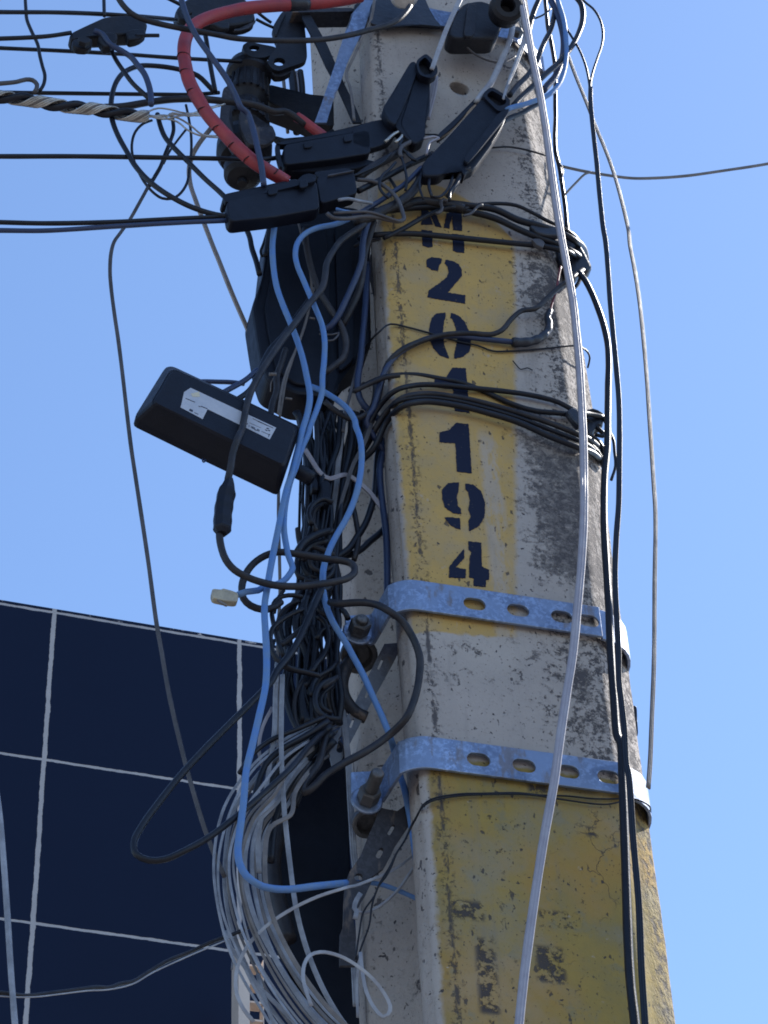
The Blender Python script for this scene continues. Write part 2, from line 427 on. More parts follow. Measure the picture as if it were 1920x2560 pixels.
latpart('post', [(588, 2368, 616, 3300)], .10, 'cream')
latpart('lattice', [(617, y, 652, y + 9) for y in (2420, 2466, 2511, 2556, 2600, 2646, 2690)] + [(653, 2410, 660, 3300)], .05, 'cream')
wpart('ledge', lambda b: wbox(b, uEnd - .02, uEnd + .05, .05, 5, 0, zT - .05), 'cap')

# ================================================================ THE CONCRETE POLE
EDG = {  # traced edges -> depth (cm) behind front face
 'L0': (-3.0, 's -60,0 s 907,100 940,620 948,878 968,1077 975,1237 996,1466 1010,1650 1022,1833 1035,1937 1049,2212 1068,2487 1074,2560'),
 'L1': (0.0, 's 940,100 967,620 983,878 1000,1077 1017,1237 1033,1466 1045,1650 1058,1833 1074,1937 1088,2212 1109,2487 1114,2560'),
 'R1': (0.0, 's 1280,100 1350,470 1413,878 1463,1237 1500,1627 1545,1900 1580,2258 1614,2560'),
 'R0': (-5.0, 's 1333,100 1401,470 1437,727 1469,918 1509,1146 1525,1329 1569,1627 1596,1833 1631,2121 1672,2395 1690,2560'),
 'BI': (-17.0, 's 868,100 872,600 883,1300 905,1900 930,2560'),
 'BK': (-24.0, 's 775,100 800,600 842,1300 874,1900 896,2560')}
EF = {}
for k, (d, s) in EDG.items():
    pts = [L(P(x, y, d)) for x, y, _ in cc(s) if y > 50]
    zs = [p[2] for p in pts]; us = [p[0] for p in pts]; n = len(pts)
    mz = sum(zs) / n; mu = sum(us) / n; b = sum((z - mz) * (u - mu) for z, u in zip(zs, us)) / sum((z - mz) ** 2 for z in zs)
    # smooth: local linear interpolation blended with the straight fit
    pts2 = sorted(zip(zs, us))
    def f(z, p=pts2, mz=mz, mu=mu, b=b):
        lin = mu + b * (z - mz)
        if z <= p[0][0] or z >= p[-1][0]:
            e = p[0] if z <= p[0][0] else p[-1]; off = e[1] - (mu + b * (e[0] - mz)); return lin + off
        for (za, ua), (zb, ub) in zip(p, p[1:]):
            if za <= z <= zb: return (ua + (ub - ua) * (z - za) / (zb - za)) * .7 + lin * .3
    def g(z, f=f): return sum(f(z + q * .05) for q in (-2, -1, 0, 1, 2)) / 5
    EF[k] = (g, d / 100)
def hsh(a, b, s=0):
    from mathutils import noise as nz
    return nz.noise(Vector((a, b, s)))
pole = empty('utility_pole', BASE, 'tall mouldy concrete utility pole with yellow painted panels and stencilled dark digits', 'utility pole')
pole.rotation_euler = (0, 0, TH); pole.matrix_world = Matrix.Translation(BASE) @ Matrix.Rotation(TH, 4, 'Z')
def pole_section(z):
    L0, L1, R1, R0, BI, BK = (EF[k][0](z) for k in ('L0', 'L1', 'R1', 'R0', 'BI', 'BK'))
    pr = []
    nf = 26
    def rnd(p, q, r, n=3):          # rounded corner q
        return [((1 - t) ** 2 * p[0] + 2 * t * (1 - t) * q[0] + t * t * r[0], (1 - t) ** 2 * p[1] + 2 * t * (1 - t) * q[1] + t * t * r[1]) for t in [i / n for i in range(n + 1)]]
    w = .006
    pr += rnd((L0 + .001, -.03 - w * 2), (L0, -.03), (L0 + w, -.03 + w), 3)
    pr += [(L0 + (L1 - L0) * .5, -.015)]
    pr += rnd((L1 - .008, -.008), (L1, 0), (L1 + .011, 0), 3)
    pr += [(L1 + .011 + (R1 - L1 - .02) * i / nf, 0) for i in range(1, nf)]
    pr += rnd((R1 - .009, 0), (R1, 0), (R1 + .007, -.008), 3)
    pr += [(R1 + (R0 - R1) * .5, -.025)]
    pr += rnd((R0 - .006, -.042), (R0, -.05), (R0 + .0, -.062), 3)
    pr += [(R0, -.075), (R0 - .045, -.10), (R0 - .05, -.16), (R0 - .01, -.19), (R0 - .01, -.26), (BK + .012, -.26)]
    pr += rnd((BK + .003, -.25), (BK, -.24), (BK - .0, -.232), 2)
    pr += [(BK + (BI - BK) * .5, -.20), (BI, -.17), (BI + .045, -.155), (L0 + .05, -.09), (L0 + .004, -.065), (L0 + .001, -.05)]
    return pr
bm = bmesh.new(); rings = []
zbot, ztop = 0.0, P(1150, -900, 0).z
za, zb = P(1300, 2700, 0).z, P(1100, -40, 0).z
zl = [0.0] + [za * i / 6 for i in range(1, 6)]
k = int((zb - za) / .012)
zl += [za + (zb - za) * i / k for i in range(k + 1)] + [zb + (ztop - zb) * i / 6 for i in range(1, 7)]
for z in zl:
    ring = []
    for i, (u, n) in enumerate(pole_section(z)):
        # chipped edges: pull corner vertices inwards irregularly
        a = hsh(z * 9, i * .35, 1) * .5 + hsh(z * 28, i * .6, 2) * .5
        e = 0
        if i < 9 or 32 < i < 46: e = .0022 * a - .004 * max(0, hsh(z * 14, i * .2, 5) - .25)
        if i > 50: e = .0015 * a
        ring.append(bm.verts.new((u + (e if i < 9 else -e), -(n + e * .6), z)))
    rings.append(ring)
m_ = len(rings[0])
for a, b in zip(rings, rings[1:]):
    for j in range(m_): bm.faces.new((a[j], b[j], b[(j + 1) % m_], a[(j + 1) % m_]))
bm.faces.new(rings[0]); bm.faces.new(list(reversed(rings[-1])))
bmesh.ops.recalc_face_normals(bm, faces=bm.faces[:])
bmesh.ops.triangulate(bm, faces=[f for f in bm.faces if len(f.verts) > 4])

# ---- concrete + paint material (pole local: x = u, -y = outward, z = height)
def face_uz(x, y): a = L(P(x, y, 0)); return a[0], a[2]
def pole_mat():
    m = bpy.data.materials.new('painted_concrete'); m.use_nodes = True; t = m.node_tree; b = t.nodes['Principled BSDF']
    tc = t.nodes.new('ShaderNodeTexCoord'); v = tc.outputs['Object']; sp = t.nodes.new('ShaderNodeSeparateXYZ'); t.links.new(v, sp.inputs[0])
    u, y, z = (E(t, sp.outputs[i]) for i in range(3))
    n1 = noise(t, v, 14, 6, .65); n2 = noise(t, v, 55, 5, .65); n3 = noise(t, v, 160, 4, .65); n4 = noise(t, v, 5, 5, .6)
    front = y.step(.030, .012)
    onface = y.step(.012, .004)
    # aggregate / cement body
    col = mix(t, n1, (.46, .405, .37), (.32, .29, .27))
    col = mix(t, n3.step(.55, .75) * .5, col, (.15, .135, .125))
    col = mix(t, n4.step(.5, .68) * .4, col, (.50, .45, .40))
    # left bevel and recess a bit cleaner; small pits everywhere
    pits = noise(t, v, 95, 3, .5, stretch=(1, 1, .55)).step(.655, .69)
    # -- yellow panel one
    uL0, zL0 = face_uz(983, 878); uL1_, zL1_ = face_uz(1045, 1650); sl = (uL1_ - uL0) / (zL1_ - zL0)
    edgeL = (z - zL0) * sl + uL0
    uR, zR = face_uz(1287, 1077); uR2, zR2 = face_uz(1288, 1590); sr = (uR2 - uR) / (zR2 - zR)
    edgeR = (z - zR) * sr + uR
    zb_ = face_uz(1150, 1585)[1]; zt_ = face_uz(1090, 457)[1]
    jag = (n2 - .5) * .012 + (n1 - .5) * .010
    a1 = (u - edgeL + jag + .001).step(-.004, .003)
    a2 = (edgeR - u + jag * 1.2).step(-.006, .005)
    a3 = (z - zb_ + jag * 1.2 - u * .10 + face_uz(1150, 1585)[0] * .10).step(-.003, .002)
    uc = (uL0 + uR) / 2 - .02
    rr = (u - uc) * (u - uc) * 6.0
    a4 = ((z * -1.0) + zt_ - rr + jag * .8).step(-.002, .006)
    panel1 = a1 * a2 * a3 * a4 * front
    # -- yellow panel two: lower part of the pole, faded, reaching round the right bevel
    z3 = face_uz(1200, 1905)[1]
    uB0 = face_uz(1074, 1937); sB = (face_uz(1109, 2487)[0] - uB0[0]) / (face_uz(1109, 2487)[1] - uB0[1])
    b1 = (u - ((z - uB0[1]) * sB + uB0[0]) + jag).step(-.004, .003)
    b2 = (z * -1.0 + z3 + jag).step(-.003, .003)
    panel2 = b1 * b2 * y.step(.06, .035)
    wear = (noise(t, v, 38, 7, .72).step(.60, .70) * .75).mx(n3.step(.66, .72) * .6)
    midw = ((u - face_uz(1235, 1250)[0]).abs().step(.020, .008)) * noise(t, v, 30, 6, .7, stretch=(1.5, 1, .5)).step(.40, .55) * .75 * (z - face_uz(1200, 1080)[1]).step(.02, -.02)
    ycol = mix(t, n1.step(.3, .7), (.52, .335, .11), (.41, .285, .12))
    dust = noise(t, v, 7, 6, .65).step(.45, .70) * .36
    col = mix(t, panel1 * (wear.mx(midw).mx(dust) * -.9 + 1.0), col, ycol)
    y2 = mix(t, n1.step(.3, .7), (.335, .235, .065), (.235, .185, .075))
    y2 = mix(t, n4.step(.45, .62) * .8, y2, (.36, .22, .065))
    y2 = mix(t, noise(t, v, 26, 6, .7).step(.52, .66) * .7, y2, (.215, .19, .115))
    col = mix(t, panel2 * (noise(t, v, 42, 7, .72).step(.62, .70).mx(dust * 1.1) * -.7 + 1.0), col, y2)
    spk = noise(t, v, 75, 6, .75, stretch=(1, 1, .7)).step(.60, .65) * noise(t, v, 9, 5, .7).step(.40, .60) * panel2 * .75
    drip = noise(t, v, 30, 6, .7, stretch=(1, 1, .10)).step(.54, .70) * .35
    col = mix(t, drip, col, (.17, .16, .155))
    # paler repaint at the left rim of panel two
    # -- black mould patches right of panel one
    def box(cx_, cz_, hu, hz, soft=.02):
        return ((u - cx_).abs() - hu).step(soft, -soft) * ((z - cz_).abs() - hz).step(soft, -soft)
    k1 = face_uz(1400, 1270); k2 = face_uz(1410, 1700); k3 = face_uz(1350, 720); k4 = face_uz(1180, 1650)
    mould_n = noise(t, v, 42, 8, .78, .3)
    mfine = noise(t, v, 110, 10, .8); mbig = noise(t, v, 16, 6, .7, .4)
    grime = mfine * .45 + mould_n * .35 + mbig * .20
    mA = (box(k1[0] + .008, k1[1] + .01, .056, .15, .05) * .178 + grime).step(.590, .665) * .88 * (noise(t, v, 75, 8, .8, .3).step(.38, .58) * .5 + .5) * (noise(t, v, 20, 5, .7, stretch=(1, 1, 2.2)).step(.66, .60) * .7 + .3)
    mB = (box(k2[0] + .015, k2[1], .03, .12, .07) * .125 + grime).step(.575, .625) * .86
    mC = (box(k3[0] + .02, k3[1], .045, .10, .07) * .145 + grime).step(.578, .635) * .85
    mD = box(k4[0] + .02, k4[1], .075, .035, .03) * mould_n.step(.56, .62) * .85
    k5 = face_uz(1335, 450); mE = box(k5[0] + .03, k5[1], .04, .09, .05) * (noise(t, v, 85, 4, .6)).step(.55, .62) * .9
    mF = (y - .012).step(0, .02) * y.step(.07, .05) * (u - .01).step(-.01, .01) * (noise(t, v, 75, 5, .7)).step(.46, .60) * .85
    mG = noise(t, v, 34, 8, .8, .2).step(.62, .70) * .55
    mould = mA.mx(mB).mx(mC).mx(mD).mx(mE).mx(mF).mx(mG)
    blots = noise(t, v, 130, 2, .5).step(.69, .72) * .9
    fine = noise(t, v, 330, 2, .6, stretch=(1, 1, .7)).step(.66, .70) * noise(t, v, 22, 5, .7).step(.38, .52) * .85
    zq0 = face_uz(1300, 300)[1]; zq1 = face_uz(1500, 2200)[1]; rq0 = EF['R1'][0](zq0); rq1 = EF['R1'][0](zq1)
    toR = u - ((z - zq0) * ((rq1 - rq0) / (zq1 - zq0)) + rq0)
    rim = (noise(t, v, 150, 5, .75) * .6 + noise(t, v, 40, 5, .7) * .4 + toR.step(-.055, .012) * .075).step(.565, .615) * toR.step(-.07, -.01) * (z - z3).step(-.02, .02) * .86
    mould = mould.mx(spk).mx(blots).mx(pits * .8).mx(fine).mx(rim)
    kd = face_uz(1210, 705); mould = mould.mx((box(kd[0], kd[1], .010, .014, .016) * .3 + mfine * .7 + n2 * .3 - .3).step(.50, .58) * .9 * box(kd[0], kd[1], .022, .028, .012))
    # -- seam of the casting mould: dark crumbly line
    us, zs = face_uz(1020, 1000); us2, zs2 = face_uz(1143, 2487); ss = (us2 - us) / (zs2 - zs)
    seam = ((u - ((z - zs) * ss + us)).abs() + (n2 - .5) * .010).step(.0035, .001) * noise(t, v, 60, 5, .7, stretch=(1, 1, .5)).step(.44, .54) * front
    seam2 = ((u - ((z - zs) * ss + us)).abs()).step(.013, .002) * noise(t, v, 120, 5, .75).step(.53, .60) * front * .8
    mould = mould.mx(seam * .85).mx(seam2)
    # -- remains of old stencil marks low on the face
    for (x, yy, w_, h_, lim) in ((1168, 2275, 38, 18, .50), (1400, 2300, 48, 16, .55), (1218, 2440, 22, 70, .50), (1376, 2412, 32, 34, .5), (1345, 1972, 24, 10, .48), (1270, 2052, 55, 12, .6), (1250, 2100, 18, 30, .6), (1480, 2080, 14, 10, .5), (1400, 2440, 14, 14, .5)):
        q = face_uz(x, yy); sc = .00049
        mould = mould.mx(box(q[0], q[1], w_ * sc, h_ * sc / .72, .004) * (noise(t, v, 70, 6, .75)).step(lim - .03, lim + .03) * .9)
    # -- hair cracks
    vo = t.nodes.new('ShaderNodeTexVoronoi'); vo.feature = 'DISTANCE_TO_EDGE'; vo.inputs['Scale'].default_value = 5.5
    mp = t.nodes.new('ShaderNodeMixRGB'); mp.blend_type = 'ADD'; mp.inputs[0].default_value = .12
    nn = t.nodes.new('ShaderNodeTexNoise'); nn.inputs['Scale'].default_value = 25; nn.inputs['Detail'].default_value = 5; t.links.new(v, nn.inputs[0])
    t.links.new(v, mp.inputs[1]); t.links.new(nn.outputs['Color'], mp.inputs[2]); t.links.new(mp.outputs[0], vo.inputs['Vector'])
    k6 = face_uz(1500, 2350)
    crack = E(t, vo.outputs['Distance']).step(.007, .002) * n4.step(.47, .55) * noise(t, v, 12, 3).step(.45, .55) * box(k6[0], k6[1], .04, .22, .04)
    mould = mould.mx(crack * .8)
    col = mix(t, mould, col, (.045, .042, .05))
    # pale scratches
    scr = noise(t, v, 60, 5, .7, stretch=(.3, 1, 1.1)).step(.70, .74) * onface * .6
    col = mix(t, scr, col, (.5, .47, .44))
    t.links.new(col, b.inputs['Base Color']); b.inputs['Roughness'].default_value = .88; b.inputs['Specular IOR Level'].default_value = .25
    bn = t.nodes.new('ShaderNodeBump'); bn.inputs['Strength'].default_value = .9; bn.inputs['Distance'].default_value = .0022
    rgh = y.step(.012, .03) * 1.5 + .6
    t.links.new(((n3 * .5 + n2 * .6) * rgh - mould * .45).o, bn.inputs['Height']); t.links.new(bn.outputs[0], b.inputs['Normal'])
    return m
M['conc'] = pole_mat()
me = bpy.data.meshes.new('shaft'); bm.to_mesh(me); bm.free(); me.materials.append(M['conc'])
for p in me.polygons: p.use_smooth = True
shaft = bpy.data.objects.new('shaft', me); C.objects.link(shaft); shaft.parent = pole
# through-hole, cut for real
hp = P(*c('C', 742, 612), 0); hl = L(hp)
bmh = bmesh.new()
n_ = 28; ra = []
for kk, yy in ((0, -.02), (1, .13)):
    ra.append([bmh.verts.new((hl[0] + .0150 * math.cos(a) * (1 + .05 * math.sin(a * 3)), yy, hl[2] + .0155 * math.sin(a) * (1 + .06 * math.cos(a * 2 + 1)))) for a in [2 * math.pi * i / n_ for i in range(n_)]])
for j in range(n_): bmh.faces.new((ra[0][j], ra[1][j], ra[1][(j + 1) % n_], ra[0][(j + 1) % n_]))
bmh.faces.new(ra[0]); bmh.faces.new(list(reversed(ra[1]))); bmesh.ops.recalc_face_normals(bmh, faces=bmh.faces[:])
meh = bpy.data.meshes.new('cut'); bmh.to_mesh(meh); bmh.free(); meh.materials.append(M['conc']); oh = bpy.data.objects.new('cut', meh); C.objects.link(oh); oh.parent = pole
bpy.context.view_layer.update()
md = shaft.modifiers.new('hole', 'BOOLEAN'); md.operation = 'DIFFERENCE'; md.object = oh; md.solver = 'EXACT'
dg = bpy.context.evaluated_depsgraph_get(); nm = bpy.data.meshes.new_from_object(shaft.evaluated_get(dg)); shaft.modifiers.clear(); shaft.data = nm; nm.name = 'shaft'
bpy.data.objects.remove(oh)

# ---- stencilled digits (thin paint film, ragged edge)
def ink_mat():
    m = bpy.data.materials.new('stencil_ink'); m.use_nodes = True; t = m.node_tree; b = t.nodes['Principled BSDF']
    v = t.nodes.new('ShaderNodeTexCoord').outputs['Object']
    a = noise(t, v, 260, 4, .7).step(.66, .72).mx(noise(t, v, 60, 6, .75).step(.66, .72) * .5)
    col = mix(t, noise(t, v, 25, 4), (.007, .011, .032), (.013, .018, .042)); col = mix(t, a * .7, col, (.30, .22, .10))
    t.links.new(col, b.inputs['Base Color']); b.inputs['Roughness'].default_value = .75; b.inputs['Specular IOR Level'].default_value = .2
    return m
M['ink'] = ink_mat()
def stencil(name, polys, label):
    bm = bmesh.new()
    for s in polys:
        pts = cx(s); q = []
        for i in range(len(pts)):
            a = Vector(pts[i]); b = Vector(pts[(i + 1) % len(pts)]); k = max(1, int((b - a).length / 3))
            for j in range(k):
                p = a.lerp(b, j / k); q.append((p.x + random.uniform(-.8, .8), p.y + random.uniform(-.8, .8)))
        v2, e2, f2 = cdt([Vector(z_) for z_ in q], [(i, (i + 1) % len(q)) for i in range(len(q))], [q])
        vs = []
        for v_ in v2:
            l = L(P(v_.x, v_.y, .06)); vs.append(bm.verts.new((l[0], -.0006, l[2])))
        for f in f2: bm.faces.new([vs[i] for i in f])
    bmesh.ops.recalc_face_normals(bm, faces=bm.faces[:])
    me = bpy.data.meshes.new(name); bm.to_mesh(me); bm.free(); me.materials.append(M['ink']); o = bpy.data.objects.new(name, me); C.objects.link(o); o.parent = pole
    md = o.modifiers.new('s', 'SOLIDIFY'); md.thickness = .0004; md.offset = 0
    o['label'] = label
stencil('stencil_letter', ['G 385,110 430,115 458,205 385,205', 'G 432,125 470,120 512,222 475,216', 'G 545,130 585,128 560,230 525,225', 'G 575,110 640,115 643,245 585,238',
    'G 387,238 455,243 457,345 430,350 393,338', 'G 580,262 655,270 655,382 610,378 585,370'], 'stencilled letter M, half hidden by black cables')
stencil('stencil_digit', ['G 418,425 450,410 515,418 512,445 495,465 490,497 455,490 418,470', 'G 537,425 580,432 620,455 640,490 640,530 600,575 552,632 663,648 660,702 424,662 430,620 500,572 545,535 556,505 550,470 532,445'], 'stencilled digit 2')
stencil('stencil_digit', ['G 450,795 475,765 538,757 536,790 525,830 522,880 530,960 545,1005 558,1030 560,1047 500,1025 462,985 440,930 434,860', 'G 570,760 620,775 660,820 690,880 697,950 690,1000 650,1035 595,1048 590,1020 600,990 612,920 600,850 580,800 568,790'], 'stencilled digit 0')
stencil('stencil_digit', ['G 583,1102 665,1108 690,1390 596,1375 585,1240 460,1225 470,1175 540,1165'], 'stencilled digit 1 behind black cables')
stencil('stencil_digit', ['G 500,1510 560,1495 605,1450 683,1458 702,1768 608,1757 600,1580 500,1572'], 'stencilled digit 1 above the 9')
stencil('stencil_digit', ['I 447,270 480,235 540,230 538,275 528,310 535,360 550,375 552,405 510,400 465,370 448,320', 'I 462,422 545,425 550,490 500,470 470,440', 'I 575,237 620,245 660,280 683,340 680,420 650,470 595,497 592,440 605,420 590,380 600,330 590,285 575,265'], 'stencilled digit 9')
stencil('stencil_digit', ['I 568,592 570,645 520,695 578,705 577,755 485,750 487,690', 'I 590,553 662,560 665,690 705,710 705,760 688,765 686,803 620,795 620,755 595,750 598,640 610,610 592,600'], 'stencilled digit 4')

# ================================================================ STEEL BANDS
def band(name, label, yt, yb, xr, plan_left, slots, earbolt, boltlen, tipside=True):
    """strap round the pole: front plate with slots, wrapped ends, ear with bolt"""
    z1b = P(xr, yt + 4, .95).z; z0b = P(xr, yb + 2, .95).z; zm = (z0b + z1b) / 2
    root = empty(name, G3(0, 0, z0b), label, 'pole band', 'slotted steel bands on the pole')
    th = .004
    uL = EF['L1'][0](zm) + .004; uR_ = EF['R1'][0](zm) + .001; uR0 = EF['R0'][0](zm) + .002
    bm = bmesh.new()
    hol = []
    for (x, y) in slots:
        l = L(P(x, y, .95)); hol.append(slot(min(l[0], uR_ - .0165), zm - .0015, .0275, .0185))
    out = [(uL, z0b), (uR_, z0b), (uR_, z1b), (uL, z1b)]
    fillholes(bm, out, hol, lambda a, b_: G3(a, .0055 + th, b_), th, EN)
    # wrapped parts as strips
    def strip(pl, z0s, z1s):
        A_ = []
        n = len(pl)
        for i, (u, nn) in enumerate(pl):
            a = Vector(pl[max(0, i - 1)]); b_ = Vector(pl[min(n - 1, i + 1)]); tv = (b_ - a).normalized(); nv = Vector((tv.y, -tv.x))
            q = Vector((u, nn)) + nv * th
            A_.append([bm.verts.new(G3(u, nn, z0s[i])), bm.verts.new(G3(u, nn, z1s[i])), bm.verts.new(G3(q.x, q.y, z1s[i])), bm.verts.new(G3(q.x, q.y, z0s[i]))])
        for a, b_ in zip(A_, A_[1:]):
            for j in range(4): bm.faces.new((a[j], a[(j + 1) % 4], b_[(j + 1) % 4], b_[j]))
        bm.faces.new(list(reversed(A_[-1])))
    # right wrap
    pr = [(uR_, .0055), (uR_ + .002, .0055)]
    for i in range(1, 8):
        t = i / 7; p, q, r = Vector((uR_ + .002, .0055)), Vector((uR0 - .006, -.004)), Vector((uR0 - .004, -.050)); s_ = p * (1 - t) ** 2 + q * 2 * t * (1 - t) + r * t * t; pr.append((s_.x, s_.y))
    pr += [(uR0 - .006, -.072), (uR0 - .03, -.11), (uR0 - .05, -.20), (uR0 - .08, -.27)]
    strip(pr, [z0b] * len(pr), [z1b] * len(pr))
    # left wrap: round the bevel and back to the ear
    pl = [(uL, .0055), (uL - .002, .0055)]; eu = [(uz(x, zm, d), d / 100) for x, d in plan_left]
    p, q, r = Vector((uL - .002, .0055)), Vector((uL - .016, .0055)), Vector((uL - .03, -.008))
    for i in range(1, 7):
        t = i / 6; s_ = p * (1 - t) ** 2 + q * 2 * t * (1 - t) + r * t * t; pl.append((s_.x, s_.y))
    e0 = Vector(eu[0]); pr_ = Vector(pl[-1]); pl += [tuple(pr_.lerp(e0, .55)), tuple(pr_.lerp(e0, .92)), tuple(e0 + Vector((-.005, -.001)))] + eu[1:]
    zz0 = [z0b] * len(pl); zz1 = [z1b] * len(pl)
    zz0[-1] += .008; zz1[-1] -= .008
    strip(pl, zz0, zz1)
    bmesh.ops.remove_doubles(bm, verts=bm.verts[:], dist=.0002); bmesh.ops.recalc_face_normals(bm, faces=bm.faces[:])
    o = mk('strap', bm, 'galv', root, smooth=False)
    bv = o.modifiers.new('b', 'BEVEL'); bv.width = .0008; bv.segments = 2; bv.limit_method = 'ANGLE'; bv.angle_limit = .9
    # bolt
    bx_, by_, bd = earbolt
    p = P(bx_, by_, bd); p = p + EN * (plan_left[0][1] - bd) / 100 if False else p
    bm = bmesh.new(); lathe(bm, p, EN, [(.010, 0), (.0185, .0002), (.0185, .0025), (.017, .0035), (.009, .0035)], 28); mk('washer', bm, 'galv', root, smooth=False)
    bm = bmesh.new(); lathe(bm, p + EN * .0036, EN, [(.0110, 0), (.0128, .001), (.0128, .0175), (.0112, .019), (.007, .019)], 6); mk('nut', bm, 'bolt', root, smooth=False)
    bm = bmesh.new(); pr = [(.0075, .02)]
    h = .021
    while h < boltlen: pr += [(.0078, h), (.0070, h + .0008)]; h += .0016
    pr += [(.0072, h), (.006, h + .0012)]
    lathe(bm, p, EN, pr, 20); mk('bolt', bm, 'bolt', root)
    return root
band('pole_band', 'galvanised slotted steel band across the pole just below the stencilled 4', 1453, 1528, 1092, [(934, -6.5), (862, -6.5)],
     [c('I', 625, 885), c('I', 862, 912), c('I', 1100, 942), c('I', 1325, 978)], (893, 1584, -6.2), .026)
band('pole_band', 'galvanised slotted steel band lower on the pole above the big faded yellow area', 1846, 1926, 1143, [(957, -6.5), (876, -6.5)],
     [c('L', 515, 198), c('L', 763, 225), c('L', 1002, 260), c('L', 1228, 292)], (916, 2004, -6.2), .052)
# ================================================================ CLOSURES AND BOXES
def box_thing(name, label, cat, parts, group=None, at=None):
    loc = P(*at) if at else P(*parts[0][3][0], 0)
    r = empty(name, loc, label, cat, group)
    for (pn, m, fn, _) in parts:
        bm = bmesh.new(); fn(bm); bmesh.ops.recalc_face_normals(bm, faces=bm.faces[:]); mk(pn, bm, m, r, smooth=False)
    return r
def PR(poly, d, th, bev=.15, rnd=True):
    return lambda bm: prism(bm, cx(poly), d, th, bev, rnd)
def PRS(lst): return lambda bm: [prism(bm, cx(p), d, th, b) for p, d, th, b in lst]
o0 = [(0, 0)]
# lower horizontal splice case
box_thing('splice_case', 'lowest of the four black splice cases, where two horizontal cables end', 'splice case', [
    ('body', 'plastic', PRS([('B 215,1668 968,1492 988,1640 996,1730 600,1800 245,1838', lambda x, y: 5.5 + (x - 700) * -.006, 2.2, .25), ('B 190,1612 800,1480 800,1510 200,1660', 4.6, 2.4, .1)]), o0),
    ('end_cap', 'plastic', PRS([('B 962,1462 1275,1402 1312,1600 1000,1690', 4.4, 2.2, .2), ('B 800,1500 850,1450 905,1435 960,1450 970,1490 800,1530', 4.4, 1.2, .1), ('B 940,1425 1235,1388 1290,1432 980,1478', 4.0, 1.8, .1)]), o0),
    ('lid', 'plastic', PR('B 192,1625 940,1462 968,1500 216,1682', 5.8, .8, .12), o0),
    ('latch', 'plastic', PR('B 560,1560 640,1542 648,1600 568,1618', 6.0, .5, .1), o0), ('latch', 'plastic', PR('B 820,1500 890,1485 900,1545 830,1560', 6.0, .5, .1), o0),
    ('rib', 'dust', PR('B 1060,1450 1278,1408 1280,1415 1062,1458', 4.75, .3, .05), o0)], 'black splice cases around the pole front', at=(660, 500, 4))
box_thing('splice_case', 'black splice case lying almost level above the lowest one, red sleeve running behind it', 'splice case', [
    ('body', 'plastic', PRS([('B 690,1200 1390,1078 1418,1110 1420,1270 1100,1320 700,1368', 3.6, 2.6, .25), ('B 740,1380 1300,1300 1480,1340 1300,1400 1000,1420 740,1420', 2.4, 1.6, .3)]), o0),
    ('lid', 'plastic', PRS([('B 622,1188 1330,1040 1440,1000 1560,985 1560,1040 1420,1085 1390,1078 690,1200', 3.4, 1.0, .12), ('B 625,1190 660,1186 668,1300 690,1392 655,1375 632,1290', 3.2, .6, .1)]), o0),
    ('latch', 'plastic', PR('B 860,1172 930,1160 936,1215 866,1228', 3.9, .5, .1), o0), ('latch', 'plastic', PR('B 1190,1120 1260,1108 1266,1165 1196,1176', 3.9, .5, .1), o0),
    ('end_flap', 'plastic', PR('B 1415,1100 1600,1040 1640,1100 1560,1180 1500,1220 1420,1240', 3.0, .7, .1), o0)], 'black splice cases around the pole front', at=(790, 380, 3))
def opencap(k, rim, hole, d):
    def fn(bm):
        a = cx(k + ' ' + rim); b = cx(k + ' ' + hole)
        fillholes(bm, smoothpoly(a, 3), [smoothpoly(b, 3)], lambda x, y: P(x, y, d), .012, EN)
    return fn
box_thing('splice_case', 'black two-lobed splice case tilted steeply beside the round hole of the pole', 'splice case', [
    ('body', 'plastic', PRS([('C 425,440 540,500 540,760 510,850 500,955 430,1000 300,880 215,750', 4.3, 1.6, .2), ('C 405,425 438,420 462,470 400,640 300,868 250,830 208,752 300,600', 5.0, 1.6, .3), ('C 455,480 545,540 525,780 512,850 505,960 430,1000 330,860 400,640', 4.4, 2.0, .3)]), o0),
    ('opening', 'plastic', opencap('C', '440,420 510,368 548,400 590,460 592,512 540,542 462,515', '458,432 505,392 532,420 560,470 555,505 505,520 470,490', 5.6), o0),
    ('inner_wall', 'iron', PR('C 450,425 505,385 545,420 575,470 560,515 505,530 465,500', 4.4, .6, .1), o0), ('hinge', 'plastic', PR('C 60,860 200,820 290,870 300,930 250,990 120,1030 0,1000 0,900', 3.6, 1.2, .2), o0)], 'black splice cases around the pole front', at=(1030, 250, 4))
box_thing('splice_case', 'long black splice case slanting over the pole right of the round hole', 'splice case', [
    ('body', 'plastic', PRS([('C 905,672 1015,770 1085,745 1050,860 960,1010 850,1160 790,1190 780,1215 730,1150 680,1145 610,1215 490,1215 482,1130 560,1050 700,900', 5.6, 1.9, .35), ('C 860,670 905,655 700,880 600,960 590,930 680,850', 4.8, 1.0, .1)]), o0),
    ('opening', 'plastic', opencap('C', '895,655 962,596 1035,640 1092,685 1092,745 1015,775', '925,660 965,622 1030,660 1070,695 1060,720 1010,735', 6.0), o0),
    ('inner_wall', 'iron', PR('C 915,665 965,615 1035,655 1078,695 1070,730 1010,750', 4.9, .6, .1), o0),
    ('lid', 'plastic', PR('C 1015,775 1092,745 1070,800 880,1040 800,1130 770,1100 860,980', 6.3, .7, .15), o0)], 'black splice cases around the pole front', at=(1170, 350, 5))
